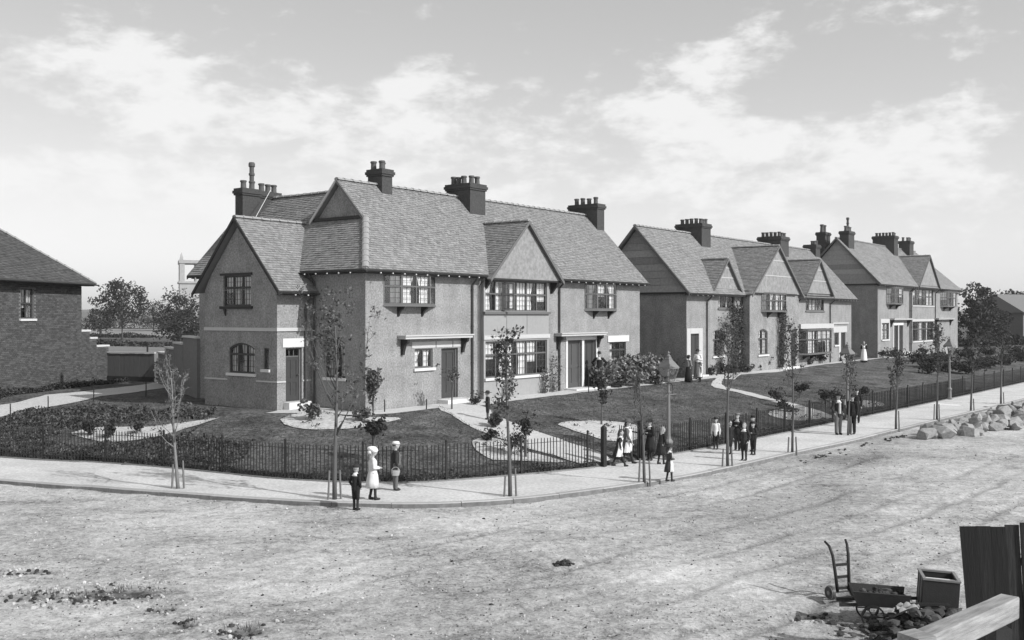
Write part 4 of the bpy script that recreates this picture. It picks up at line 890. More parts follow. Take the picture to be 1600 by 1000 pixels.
# ------------------------------------------------------------------ brick house on the left
def brick_house():
    A = Vector((-24.35, 41.5)); B = Vector((-22.64, 53.0)); d = (B - A).normalized(); ang = math.atan2(d.y, d.x)
    H = thing('brick_house', 'brick house at the left edge with hipped roof and one upper window', 'house', (A.x, A.y, 0), ang); Ln = (B - A).length
    F = Face((0, 0), (Ln, 0)); hole = (6.55, 7.6, 3.45, 4.9); w = MB(); wall(w, F, -.8, 5.15, [hole], dep=.2); wall(w, Face((0, 9), (0, 0)), -.8, 5.15); wall(w, Face((Ln, 0), (Ln, 9)), -.8, 5.15); wall(w, Face((Ln, 9), (0, 9)), -.8, 5.15)
    for a0, a1, zt in ((Ln, Ln + .85, 2.75), (Ln + .85, Ln + 1.5, 2.35), (Ln + 1.5, Ln + 2.7, 1.9)): w.box(a0 + .001, a1, .05, .45, -.8, zt)
    wo = w.build('wall', mortar, H)
    br = MB(); r = random.Random(3); ch, bl = .0862, .2413
    j = 0; z = -.05
    while z < 5.1:
        off = .0 if j % 2 else bl / 2; a = -off; hd = (j % 2)
        while a < Ln:
            L_ = bl if (hd or True) else bl / 2
            a0, a1 = max(a + .005, .0), min(a + L_ - .005, Ln - .002)
            if a1 - a0 > .03 and not (a1 > hole[0] and a0 < hole[1] and z + .08 > hole[2] and z < hole[3]):
                dd = -.012 - r.uniform(0, .005); tn = r.random(); tn = tn * .5 if r.random() < .12 else tn
                p = [F.P(a0, z, dd), F.P(a1, z, dd), F.P(a1, z + ch - .011, dd), F.P(a0, z + ch - .011, dd)]; q = [F.P(a0, z, 0), F.P(a1, z, 0), F.P(a1, z + ch - .011, 0), F.P(a0, z + ch - .011, 0)]
                br.face(p, tn)
                for m_ in range(4): br.face([p[m_], q[m_], q[(m_ + 1) % 4], p[(m_ + 1) % 4]], tn)
            a += L_
        z += ch; j += 1
    for a0, a1, zt in ((Ln, Ln + .85, 2.75), (Ln + .85, Ln + 1.5, 2.35), (Ln + 1.5, Ln + 2.7, 1.9)):
        z = -.05; j = 0
        while z < zt - .08:
            a = a0 - (bl / 2 if j % 2 else 0)
            while a < a1:
                x0, x1 = max(a + .005, a0 + .002), min(a + bl - .005, a1 - .002); tn = r.random()
                if x1 - x0 > .03: br.box(x0, x1, .036, .05, z, z + ch - .011, tn)
                a += bl
            z += ch; j += 1
    stuff(br.build('bricks', brickm, wo, fix=False))
    for a0, a1, zt in ((Ln, Ln + .85, 2.75), (Ln + .85, Ln + 1.5, 2.35), (Ln + 1.5, Ln + 2.7, 1.9)):
        c = MB(); c.box(a0 + .003, a1 + .05, 0, .5, zt, zt + .09); c.build('coping', stone, H)
    window(H, F, *hole[:2], hole[2], hole[3], 2, .5, True, fm=framed, seed=91, bars=(2, 2), cur=.4, inset=.1)
    ov = .55; sl = .80; ze = 5.28; hd = 4.5 + ov; zr = ze + sl * hd
    pl = [[[(-ov, -ov, ze), (Ln + ov, -ov, ze), (Ln + ov - hd, 4.5, zr), (-ov + hd, 4.5, zr)]], [[(Ln + ov, -ov, ze), (Ln + ov, 9 + ov, ze), (Ln + ov - hd, 4.5, zr)]]]
    ro = roofset(H, pl, [[(-ov, -ov, ze), (-ov, 9 + ov, ze), (-ov + hd, 4.5, zr)], [(-ov, 9 + ov, ze), (Ln + ov, 9 + ov, ze), (Ln + ov - hd, 4.5, zr), (-ov + hd, 4.5, zr)]], .14, .2, seed=80, tm=slatem)
    ridge_tiles(ro, (Ln + ov - .05, -ov + .05, ze + .05), (Ln + ov - hd, 4.5, zr + .03), rr=.09)
    gutter(ro, (-ov, -ov - .02, ze - .05), (Ln + ov, -ov - .02, ze - .05), (0, -1, 0), dots=False)
    b = MB(); b.box(-.4, Ln + .4, -.5, -.02, 5.14, 5.2); b.build('eaves_soffit', timber, ro)
    return H
brick_house()
# ------------------------------------------------------------------ iron railing
def along(pl, x0, x1):
    pts = [p for p in pl if x0 <= p.x <= x1]; return pts
def resample(pts, step):
    out = [pts[0]]; acc = 0.; need = step
    for a, b in zip(pts[:-1], pts[1:]):
        l = (b - a).length; t = 0.
        while acc + (l - t) >= need - 1e-9:
            t += need - acc; out.append(a + (b - a) * (t / l)); acc = 0.
        acc += l - t
    return out
def bar_mesh():
    m = MB(); m.tube([(0, 0, 0), (0, 0, .98), (0, 0, 1.04)], [.0155, .0155, .005], 5); m.lathe((0, 0, .985), [(.004, 0), (.02, .012), (.004, .05)], 5); return m.mesh('bar', ironm)
def post_mesh():
    m = MB(); m.box(-.026, .026, -.026, .026, -.3, 1.12); m.lathe((0, 0, 1.115), [(.018, 0), (.04, .03), (.04, .05), (.012, .085)], 8); return m.mesh('post', ironm)
BARM = bar_mesh(); POSTM = post_mesh()
def fence(label, x0, x1, zb=-1.235, maxbars=300):
    pts = along(FS, x0, x1); o = pts[0]; H = thing('iron_railing', label, 'railing', (o.x, o.y, zb))
    off = Vector((o.x, o.y)); st = resample(pts, .118); n = 0; rest = MB(); prevpost = None; posts = []
    dist = sorted(range(len(st)), key=lambda i: st[i].length); keep = set(dist[:maxbars])
    for i, p in enumerate(st):
        q = p - off; d = st[min(i + 1, len(st) - 1)] - st[max(i - 1, 0)]; a = math.atan2(d.y, d.x)
        if i % 21 == 0:
            b = link('post', POSTM, H); b.location = (q.x, q.y, 0); b.rotation_euler = (rnd.uniform(-.012, .012), rnd.uniform(-.012, .012), a); posts.append(i); continue
        if i in keep:
            b = link('bar', BARM, H); b.location = (q.x, q.y, .03 + rnd.uniform(-.008, .008)); b.rotation_euler = (rnd.uniform(-.012, .012), rnd.uniform(-.012, .012), a)
        else: rest.tube([(q.x, q.y, .03), (q.x, q.y, 1.05)], [.013, .006], 4)
    if rest.f: stuff(rest.build('far_bars', ironm, H, fix=False))
    posts.append(len(st) - 1)
    for a, b in zip(posts[:-1], posts[1:]):
        for z, hh in ((.16, .03), (.92, .03)):
            m = MB()
            for i in range(a, b, 7):
                j = min(i + 7, b); m.bar((st[i].x - off.x, st[i].y - off.y, z), (st[j].x - off.x, st[j].y - off.y, z), .032, .012)
            m.build('rail', ironm, H)
    k = MB()
    for p, q in zip(pts[:-1], pts[1:]): p2 = p - off; q2 = q - off; k.bar((p2.x, p2.y, -.09), (q2.x, q2.y, -.09), .12, .22)
    k.build('base_kerb', mat('railing_kerb', .20, .9, var=.3, scale=6), H); return H
fence('iron railing round the corner lawn, left of the open garden gate', -30, 2.85)
fence('long iron railing running off right from the open garden gate', 4.35, 46)
def gate(p, a, label, w=1.1, zb=-1.24):
    H = thing('garden_gate', label, 'gate', (p[0], p[1], zb), a)
    m = MB(); m.bar((0, 0, .12), (w, 0, .12), .03, .04); H0 = m.build('bottom_rail', ironm, H); m = MB(); m.bar((0, 0, .92), (w, 0, .92), .03, .04); m.build('top_rail', ironm, H)
    for i in range(10):
        b = link('bar', BARM, H); b.location = (w * i / 9, 0, .04)
    return H
gate((4.22, 33.75), rad(118), 'open iron gate swung inwards where the garden path meets pavement')
for p, l in (((2.95, 32.42), 'stout gatepost at the left side of the open gate'), ((4.3, 33.84), 'stout gatepost at the right side of the open gate')):
    m = MB(); m.box(-.07, .07, -.07, .07, -.2, 1.2); m.lathe((0, 0, 1.199), [(.10, 0), (.10, .05), (.03, .12)], 4, sq=True); o = m.build('gatepost', ironm); o.location = (p[0], p[1], -1.25); o.rotation_euler.z = .7; tag(o, l, 'gatepost')
# ------------------------------------------------------------------ plants
def leafq(mb, c, s, r, tone=None, up=0., asp=.62):
    d = Vector((r.gauss(0, 1), r.gauss(0, 1), r.gauss(0, 1) + up)); d.normalize(); e = d.cross(Vector((r.gauss(0, 1), r.gauss(0, 1), r.gauss(0, 1)))); e.normalize()
    c = Vector(c); a = d * s * .5; b = e * s * .5 * asp; n = d.cross(e) * s * .12; t = r.random() if tone is None else tone
    i = len(mb.v); mb.v.extend([tuple(c - a), tuple(c + b + n), tuple(c + a), tuple(c - b + n)]); mb.f.append((i, i + 1, i + 2)); mb.t.append(t); mb.f.append((i, i + 2, i + 3)); mb.t.append(t)
def clump(mb, c, rx, ry, rz, n, s, r, hollow=.35, tone0=None):
    for _ in range(n):
        d = Vector((r.gauss(0, 1), r.gauss(0, 1), r.gauss(0, 1))).normalized(); k = r.uniform(hollow, 1) ** .6 * (1 + .25 * mnoise.noise(d * 2.3 + Vector((c[0], c[1], c[2]))))
        leafq(mb, (c[0] + d.x * rx * k, c[1] + d.y * ry * k, c[2] + d.z * rz * k), s * r.uniform(.6, 1.3), r)
def sapling(p, h0, label, seed, leaves=260, fork=.42, bm=None, lm=None, spread=.75, lean=0., stakes=2, ls=.15, r0=.055, nb=14):
    h = h0 * .88; r = random.Random(seed); H = thing('street_tree', label, 'tree', p, 0, 'young trees along the pavement')
    pts = []; n = 9; lx, ly = r.uniform(-.05, .05) + lean, r.uniform(-.05, .05)
    for i in range(n + 1):
        t = i / n; pts.append(Vector((lx * t * h * .5 + .05 * math.sin(t * 5 + seed) * t * h * .2, ly * t * h * .5 + .04 * math.cos(t * 4 + seed * 2) * t * h * .2, t * h * .94)))
    tr = MB(); tr.tube(pts, [r0 * (1 - .82 * i / n) + .004 for i in range(n + 1)], 7); lf = MB(); tips = []
    def at(t): k = min(n - 1, int(t * n)); f = t * n - k; return pts[k].lerp(pts[k + 1], f)
    for k in range(nb):
        t = fork + (1 - fork) * (k + r.random() * .7) / nb; t = min(t, .97); b = at(t); a = r.uniform(0, 6.28); ln = spread * h * .30 * (1.15 - t) ** .6 * r.uniform(.7, 1.25)
        up = r.uniform(.9, 1.9); q = [b]; dx, dy = math.cos(a), math.sin(a)
        for j in range(1, 5): f = j / 4; q.append(b + Vector((dx * ln * f * (1 - .25 * f) * .8 + r.uniform(-.03, .03), dy * ln * f * (1 - .25 * f) * .8 + r.uniform(-.03, .03), ln * up * f * (.55 + .45 * f))))
        tr.tube(q, [r0 * .45 * (1 - t) + .012, .012, .009, .007, .004], 5); tips.append(q)
        for j in range(2, 5):
            for _ in range(2):
                e = q[j] + Vector((r.gauss(0, .12), r.gauss(0, .12), r.uniform(.02, .25))) * (h / 4.5); tr.tube([q[j], e], [.006, .003], 4); tips.append([q[j], (q[j] + e) / 2, e])
    for q in list(tips):
        for _ in range(2):
            b = q[-1].lerp(q[-2], r.random()); e = b + Vector((r.gauss(0, .10), r.gauss(0, .10), r.uniform(-.02, .2))) * (h / 4.5); tr.tube([b, e], [.004, .002], 3); tips.append([b, (b + e) / 2, e])
    ls *= .72
    for _ in range(int(leaves * 1.9)):
        q = r.choice(tips); j = r.randrange(1, len(q)); f = r.random(); c = q[j - 1].lerp(q[j], f) + Vector((r.gauss(0, .05), r.gauss(0, .05), r.gauss(0, .05)))
        leafq(lf, c, ls * r.uniform(.6, 1.25), r)
    tr.build('trunk', bm or bark, H, smooth=True); lf.build('crown', lm or leafm, H, fix=False)
    for k in range(stakes):
        a = (0.2 + k * 3.0) + r.uniform(-.3, .3); d = .17; hh = r.uniform(.55, .8); m = MB()
        m.tube([(math.cos(a) * d, math.sin(a) * d, -.1), (math.cos(a) * d * .8, math.sin(a) * d * .8, hh)], [.032, .026], 6); m.build('stake', stakem, H)
    return H
sapling((-9.38, 28.3, -1.26), 3.75, 'pale leaning sapling, leftmost on the pavement', 3, 150, .36, barkl, leafl, 1.25, -.10, 2, .11, .05, 15)
sapling((-4.69, 26.65, -1.26), 5.5, 'tall leafy sapling forking low, beside the three children', 5, 560, .34, bark, leafl, 1.25, 0, 2, .14, .062, 17)
sapling((-0.05, 27.1, -1.26), 5.0, 'slim dark sapling with pale stakes, in front of the bay windows', 8, 260, .45, bark, leafm, .6, -.02, 2, .16, .055, 14)
sapling((3.85, 29.3, -1.26), 3.55, 'almost bare sapling just left of the near gas lamp', 13, 90, .45, bark, leafm, .8, -.05, 2, .10, .045, 13)
sapling((6.93, 32.4, -1.26), 5.3, 'tall sapling rising in front of the group of boys', 17, 170, .5, bark, leafm, .5, 0, 2, .13, .05, 12)
sapling((9.93, 35.7, -1.26), 5.2, 'thin sapling with tied stakes right of the group of boys', 19, 170, .5, bark, leafm, .5, 0, 2, .14, .045, 12)
sapling((13.62, 40.85, -1.26), 3.6, 'short sapling beside the two men on the pavement', 23, 100, .5, bark, leafm, .6, .03, 1, .13, .045, 10)
sapling((16.36, 42.95, -1.26), 3.7, 'spreading sapling just right of the two men', 29, 230, .45, bark, leafm, .8, .03, 1, .15, .05, 13)
sapling((19.77, 46.9, -1.26), 5.0, 'leaning sapling in front of the farthest terrace door', 31, 240, .45, bark, leafm, .55, .05, 2, .15, .05, 13)
sapling((23.35, 51.3, -1.26), 5.2, 'sapling beyond the heap of stones, second from right edge', 37, 330, .42, bark, leafd, .6, .03, 1, .17, .05, 14)
sapling((26.87, 55.4, -1.26), 5.6, 'rightmost sapling above the heap of stones', 41, 300, .42, bark, leafd, .55, .03, 1, .16, .05, 13)
def shrub(p, rx, rz, label, seed, n=260, s=.13, lm=None, name='shrub', group=None, petals=0, stem=.0, ry=None):
    r = random.Random(seed); H = thing(name, label, 'shrub', p, 0, group); lf = MB(); st = MB(); ry = ry or rx
    k = max(3, int(n / 90)); zc = stem + rz
    for i in range(k):
        a = r.uniform(0, 6.28); d = r.uniform(.1, .55); c = (math.cos(a) * rx * d, math.sin(a) * ry * d, zc + r.uniform(-.45, .5) * rz); clump(lf, c, rx * r.uniform(.45, .7), ry * r.uniform(.45, .7), rz * r.uniform(.4, .65), n // k, s, r, .2)
        st.tube([(r.uniform(-.02, .02), r.uniform(-.02, .02), -.08), (c[0] * .15, c[1] * .15, zc * .6), c], [.034, .028, .008], 5)
    for _ in range(max(3, int(n / 30))):
        a = r.uniform(0, 6.28); d = r.uniform(.7, 1.25); e = Vector((math.cos(a) * rx * d, math.sin(a) * ry * d, zc + r.uniform(-.3, 1.1) * rz)); st.tube([(e.x * .4, e.y * .4, zc * .8), e], [.008, .003], 4)
        for _ in range(5): leafq(lf, e + Vector((r.gauss(0, .06), r.gauss(0, .06), r.gauss(0, .06))), s, r)
    st.build('stem', bark, H); lf.build('foliage', lm or leafm, H, fix=False)
    if petals:
        pf = MB()
        for _ in range(petals):
            d = Vector((r.gauss(0, 1), r.gauss(0, 1), abs(r.gauss(0, 1)))).normalized(); c = Vector((d.x * rx, d.y * ry, zc + d.z * rz))
            for _ in range(7): leafq(pf, c + Vector((r.gauss(0, .04), r.gauss(0, .04), r.gauss(0, .04))), .09, r)
        pf.build('blossom', petalm, H, fix=False)
    return H
shrub((-5.15, 37.35, 0), .38, .75, 'tall shrub against the front corner of the corner house', 101, 420, .15, leafl, stem=.15)
shrub((-7.15, 35.75, -.12), .40, .36, 'pale rounded shrub at the left of the kidney sand bed', 102, 300, .15, leafl)
shrub((-5.36, 35.6, -.14), .34, .30, 'smaller shrub at the right of the kidney sand bed', 103, 260, .13, leafl)
shrub((-4.26, 30.9, -.89), .40, .32, 'round-headed standard bush standing behind the boy with basket', 104, 330, .14, leafd, stem=.75)
shrub((-2.35, 39.45, -.08), .42, .62, 'small staked bush in front of the left front door', 105, 110, .12, leafl, stem=.55)
shrub((-1.49, 41.25, -.04), .32, .28, 'low bush beside the downpipe left of the bay', 106, 150, .12, leafd)
shrub((-.58, 36.5, -.46), .30, .30, 'spiky plant at the edge of the garden path', 107, 160, .2, leafl)
shrub((-.04, 32.4, -.91), .48, .42, 'round airy bush on the sand bed behind the railing', 108, 520, .07, leafm)
shrub((.45, 32.35, -.96), .34, .34, 'taller stemmed bush on the sand bed behind the railing', 109, 280, .12, leafd, stem=.7)
shrub((-.71, 34.1, -.67), .30, .22, 'low dark bush at the top of the sand bed by path', 110, 180, .13, leafd)
shrub((3.45, 38.8, -.64), .34, .6, 'small upright tree on the sand bed beyond the gate', 111, 150, .13, leafd, stem=.6)
shrub((-15.04, 35.95, -.68), .30, .30, 'leftmost of three dark bushes on the oval sand bed', 112, 260, .12, leafd)
shrub((-14.2, 35.45, -.71), .26, .26, 'middle of three dark bushes on the oval sand bed', 113, 240, .12, leafd)
shrub((-13.3, 35.75, -.6), .28, .20, 'rightmost of three dark bushes on the oval sand bed', 114, 220, .12, leafd)
for i, (p, rx, rz, l, lm, pt) in enumerate((((4.6, 50.0, 0), .7, .55, 'leafy flowering shrub right beside the man at the door', leafw, 14), ((5.5, 50.9, 0), .85, .75, 'big leafy shrub below the right ground floor window', leafw, 18), ((6.5, 51.9, -.02), .85, .8, 'large flowering shrub at the right corner of the corner house', leafw, 20),
        ((7.6, 53.4, -.02), .8, .65, 'shrub at the right end of the flowering bank', leafw, 12), ((7.4, 56.6, 0), 1.3, .7, 'feathery pale shrub behind the flowering bank, between two houses', leafm, 0), ((8.9, 58.4, 0), 1.1, .6, 'feathery shrub before the shaded gable wall', leafm, 0))):
    shrub(p, rx, rz, l, 120 + i, 1500, .22 if i < 4 else .12, lm, petals=pt)
def climber(p, w, h, label, seed, n, s=.13, lm=None, ang=ANG):
    """plant trained flat against a wall: p = foot of the wall"""
    r = random.Random(seed); H = thing('climbing_plant', label, 'climber', p, ang); st = MB(); lf = MB()
    for k in range(max(4, int(w * 3))):
        x = r.uniform(-w * .2, w * .2); q = [Vector((x, -.06, -.05))]; y = 0
        for j in range(6): y += h / 6 * r.uniform(.8, 1.1); x += r.uniform(-w * .18, w * .2); q.append(Vector((max(-w / 2, min(w / 2, x)), -.06 - r.uniform(0, .05), min(y, h))))
        st.tube(q, [.02, .016, .013, .01, .008, .006, .004], 4)
        for _ in range(n // max(4, int(w * 3))):
            j = r.randrange(1, len(q)); c = q[j - 1].lerp(q[j], r.random()) + Vector((r.gauss(0, w * .10), -abs(r.gauss(.05, .06)), r.gauss(0, .1))); leafq(lf, c, s * r.uniform(.6, 1.2), r)
    st.build('stem', bark, H); lf.build('foliage', lm or leafm, H, fix=False); return H
climber(W(8.6, -.2, -.3), .9, 1.7, 'thin climber under the left of the lower bay window', 201, 200, .12, leafl)
climber(W(11.2, -.2, -.3), 1.2, 1.5, 'climber under the right of the lower bay window', 202, 260, .12, leafl)
climber(W(12.3, -.05, -.1), .7, 2.0, 'narrow climber beside the second downpipe', 203, 170, .12, leafl)
climber(W(32.4, -.05, -.1), 2.2, 4.6, 'dense creeper in the angle left of the projecting gable', 204, 1900, .16, leafm)
climber(W(30.2, -.05, -.1), 1.4, 3.6, 'sparse creeper climbing between two windows of middle terrace', 205, 330, .15, leafl)
climber(W(38.4, -.62, -.1), 1.5, 4.5, 'tall creeper between the two doors of middle terrace', 206, 1100, .16, leafm)
climber(W(40.6, -.62, -.1), .8, 2.9, 'short creeper right of the second dark door', 207, 320, .14, leafm)
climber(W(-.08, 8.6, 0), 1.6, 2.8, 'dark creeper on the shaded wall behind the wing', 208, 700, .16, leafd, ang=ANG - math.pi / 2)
hb = [(12.0, 60.6, .35, .3), (13.0, 61.6, .5, .42), (13.9, 62.6, .45, .35), (14.9, 63.8, .4, .3), (16.0, 65.6, .3, .26), (16.9, 66.9, .35, .4), (21.8, 73.9, .5, .35), (23.3, 75.7, .55, .35), (26.0, 79.2, .5, .32), (27.2, 80.9, .45, .3), (31.5, 85.6, .5, .3), (32.6, 87.0, .6, .4), (33.8, 88.6, .6, .35), (38.8, 95.4, .6, .4)]
hl = ['under the leftmost arched window of middle terrace', 'beside the bare creeper of middle terrace', 'at the foot of the dense creeper', 'at the inner angle of the projecting gable', 'at the left corner of the projecting gable', 'below the arched window of the projecting gable', 'left below the far box bay', 'right below the far box bay', 'beside the small far door of middle terrace', 'at the right end of middle terrace', 'in front of the farthest terrace corner', 'left of the farthest terrace steps', 'by the farthest terrace double door', 'under the farthest terrace gable']
for i, ((x, y, rx, rz), l) in enumerate(zip(hb, hl)): shrub((x, y, -.02), rx, rz, 'low garden shrub ' + l, 220 + i, 220, .16, leafd if i % 3 else leafl, group='shrubs along the middle and far terrace fronts')
for i, ((x, y, z), l) in enumerate(zip([(13.21, 50.25, -.68), (14.94, 52.3, -.68), (16.67, 52.0, -.86), (15.77, 50.7, -.87), (12.7, 46.8, -.9), (18.4, 53.0, -.9)], ['round clipped bush beside the second garden path', 'loose bush by the second garden path, farther from railing', 'dark bush on the far sand bed', 'spiky bush just behind the railing near the two men', 'low bush on the sand bed right of the boys', 'upright bush at the right end of the far sand bed'])):
    shrub((x, y, z), .45, .36, l, 250 + i, 300, .12, leafd, stem=.1 if i % 2 else 0)
rm = [(33.5, 83.7, -.2), (32.1, 77.8, -.45), (32.9, 76.1, -.6), (33.6, 74.6, -.75), (38.6, 82.2, -.68), (42.8, 87.5, -.68), (47.5, 93.5, -.68), (40.8, 91.7, -.3), (46.6, 99.2, -.3), (51.6, 102.9, -.4), (30.0, 72.6, -.6), (36.4, 79.0, -.7), (37.0, 86.5, -.4)]
rl = ['nearest the farthest terrace steps', 'on the lawn below the farthest gable', 'behind the leaning sapling', 'behind the railing, left of two right saplings', 'between the two rightmost saplings', 'behind the rightmost sapling', 'at the right edge behind the railing', 'beside the farthest terrace end', 'beyond the farthest terrace', 'farthest right along the gardens', 'alone on the lawn before the farthest gable', 'low behind the railing at right', 'in the middle of the far shrubbery']
for i, (p, l) in enumerate(zip(rm, rl)): shrub(p, 1.2 if i not in (10,) else .7, .48 if i != 10 else .4, 'dense dark shrub ' + l, 270 + i, 620, .2, leafd, group='far shrubbery on the right')
# bank of ground cover inside the railing at the left, and border along the brick wall
def bank():
    r = random.Random(9); m = MB(); n = 0
    while n < 11000:
        x = r.uniform(-21, -8.5); y = r.uniform(31.5, 42); df, s = dseg((x, y), FENCE)
        if s <= 0 or df < .25: continue
        if df > 2.2 + 2.0 * (x < -13) * mnoise.noise((x * .5, y * .5, 1)): 
            t = (x + 20.5) / 7.5
            if not (0 < t < 1.25 and abs(y - (40.4 - .5 * max(0, x + 19)) ) < 1.9 + .8 * mnoise.noise((x, y, 2))): continue
        if any(((x - cx) / 2.9) ** 2 + ((y - cy) / 1.35) ** 2 < 1 for cx, cy in ((-13.7, 36.1),)): continue
        h = .06 + .32 * max(0, mnoise.noise((x * .9, y * .9, 7)) + .25); z = gz(x, y); leafq(m, (x, y, z + r.uniform(.02, h)), r.uniform(.07, .17), r, up=.4); n += 1
    o = m.build('ground_cover', leafg, fix=False); tag(o, 'low dark leafy ground cover on the bank inside the left railing', 'ground cover', kind='stuff')
    m = MB()
    for _ in range(5000):
        t = r.random(); x = -24.0 + 2.3 * t + r.gauss(.55, .22); y = 43.0 + 11.5 * t; h = .12 + .3 * max(0, mnoise.noise((x, y * .8, 4)) + .4); leafq(m, (x, y, gz(x, y) + r.uniform(0, h)), r.uniform(.08, .18), r, up=.4)
    o = m.build('wall_border', leafd, fix=False); tag(o, 'strip of low planting along the foot of the brick wall', 'border plants', kind='stuff')
bank()
def railing_border():
    r = random.Random(77); m = MB(); st = [p for p in FS if -20 < p.x < 30]
    for _ in range(9000):
        i = r.randrange(len(st) - 1); p = st[i].lerp(st[i + 1], r.random()); d = (st[i + 1] - st[i]).normalized(); n = Vector((-d.y, d.x)); q = p + n * abs(r.gauss(.12, .22)); h = .05 + .24 * max(0, mnoise.noise((q.x * 1.3, q.y * 1.3, 4)) + .45)
        if 2.7 < q.x < 4.4 and q.y < 35: continue
        leafq(m, (q.x, q.y, -1.22 + r.uniform(0, h)), r.uniform(.05, .12), r, up=.5)
    o = m.build('railing_border', leafd, fix=False); tag(o, 'low dark plants along the inner foot of the iron railing', 'border plants', kind='stuff')
railing_border()
def bedding():
    r = random.Random(91); m = MB()
    for P in SB:
        cx = sum(p[0] for p in P) / len(P); cy = sum(p[1] for p in P) / len(P)
        for _ in range(16):
            q = r.choice(P); t = r.random() ** .6 * .86; x = cx + (q[0] - cx) * t + r.gauss(0, .08); y = cy + (q[1] - cy) * t + r.gauss(0, .08); n = r.randrange(5, 16); s = r.uniform(.04, .12)
            for _ in range(n): leafq(m, (x + r.gauss(0, s * .7), y + r.gauss(0, s * .7), gz(x, y) + .04 + abs(r.gauss(0, s * .6))), r.uniform(.04, .09), r, up=.5)
    # ragged turf along the edges of beds and paths
    for P in SB + [[(-2.9, 39.9), (-2.2, 37.9), (-1.5, 36.2), (-.6, 34.8), (.3, 33.8), (1.4, 32.8)], [(2.9, 33.8), (2.1, 34.9), (1.1, 36.0), (.1, 37.5), (-.5, 38.8)]]:
        cl = len(P) > 6
        for a, b in zip(P, P[1:] + (P[:1] if cl else [])):
            if not cl and a == P[-1]: continue
            L_ = math.hypot(b[0] - a[0], b[1] - a[1])
            for _ in range(int(L_ * 26)):
                t = r.random(); x = a[0] + (b[0] - a[0]) * t + r.gauss(0, .05); y = a[1] + (b[1] - a[1]) * t + r.gauss(0, .05); leafq(m, (x, y, gz(x, y) + r.uniform(.02, .07)), r.uniform(.03, .07), r, up=1.2, asp=.3)
    o = m.build('bedding_plants', leafd, fix=False); tag(o, 'small bedding plants and ragged turf dotted on the sand beds', 'bedding plants', kind='stuff')
bedding()
# short grass
def grass():
    r = random.Random(12); m = MB(); n = 0
    polys = [[tuple(q) for q in b] for b in SB]
    def inp(x, y, P):
        c = False
        for (a, b), (d, e) in zip(P, P[1:] + P[:1]):
            if (b > y) != (e > y) and x < (d - a) * (y - b) / (e - b) + a: c = not c
        return c
    paths = [[(-2.9, 39.9), (-1.5, 36.2), (.3, 33.8), (2.2, 32.2), (3.2, 33.0), (1.1, 36.0), (-.5, 38.8), (-1.3, 41.0)], [(-34, 36.9), (-20.72, 40.8), (-18.34, 44.45), (-17.2, 53.5), (-18.6, 54.3), (-20.4, 46.9), (-22.4, 43.0), (-36, 39.5)],
             [(11.3, 55.6), (12.3, 53.0), (14.4, 48.8), (15.0, 46.6), (14.4, 46.0), (12.7, 50.4), (10.6, 54.6)]]
    while n < 60000:
        x = r.uniform(-20, 22); y = 29 + 32 * r.random() ** 1.5; df, s = dseg((x, y), FENCE)
        if s <= 0: continue
        dp, s2 = dseg((x, y), PLAT)
        if s2 < 0 or dp < .35: continue
        if any(inp(x, y, P) for P in polys + paths): continue
        if mnoise.noise((x * .8, y * .8, 21)) < r.uniform(-.9, .3): continue
        z = gz(x, y); a = r.uniform(0, 6.28); h = r.uniform(.01, .035) * (1.8 if df < .4 else 1); wd_ = .008 + .012 * r.random(); dx, dy = math.cos(a) * wd_, math.sin(a) * wd_; lx, ly = r.gauss(0, .025), r.gauss(0, .025)
        i = len(m.v); m.v.extend([(x - dx, y - dy, z), (x + dx, y + dy, z), (x + lx, y + ly, z + h + .012)]); m.f.append((i, i + 1, i + 2)); m.t.append(r.random()); n += 1
    o = m.build('grass', grassb, fix=False); tag(o, 'short mown grass of the garden lawns', 'grass', kind='stuff')
grass()
def edging(pts, seed, n=240):
    r = random.Random(seed)
# small garden posts and stakes
for i, (x, y, z, h, l) in enumerate(((-19.64, 39.45, -.6, .75, 'thin post at the drive edge nearest the left border'), (-19.06, 41.4, -.4, .7, 'second thin post along the drive edge'), (-18.1, 43.6, -.1, .7, 'third thin post along the drive edge'), (-16.2, 44.6, 0, .7, 'fourth thin post along the drive edge'),
        (-3.31, 38.95, -.04, .42, 'short post at the lawn edge before the left door'), (-4.75, 37.55, -.03, .5, 'thin stake at the lawn edge by the corner shrub'), (-.4, 43.6, -.03, .5, 'short post beside the bay wall'), (3.6, 47.4, -.05, 1.1, 'tall thin post on the lawn edge before the doorway man'))):
    m = MB(); m.tube([(0, 0, -.1), (.01, 0, h * .6), (0, .01, h)], [.026, .025, .022], 6); o = m.build('garden_post', ironm); o.location = (x, y, z); tag(o, l, 'post')
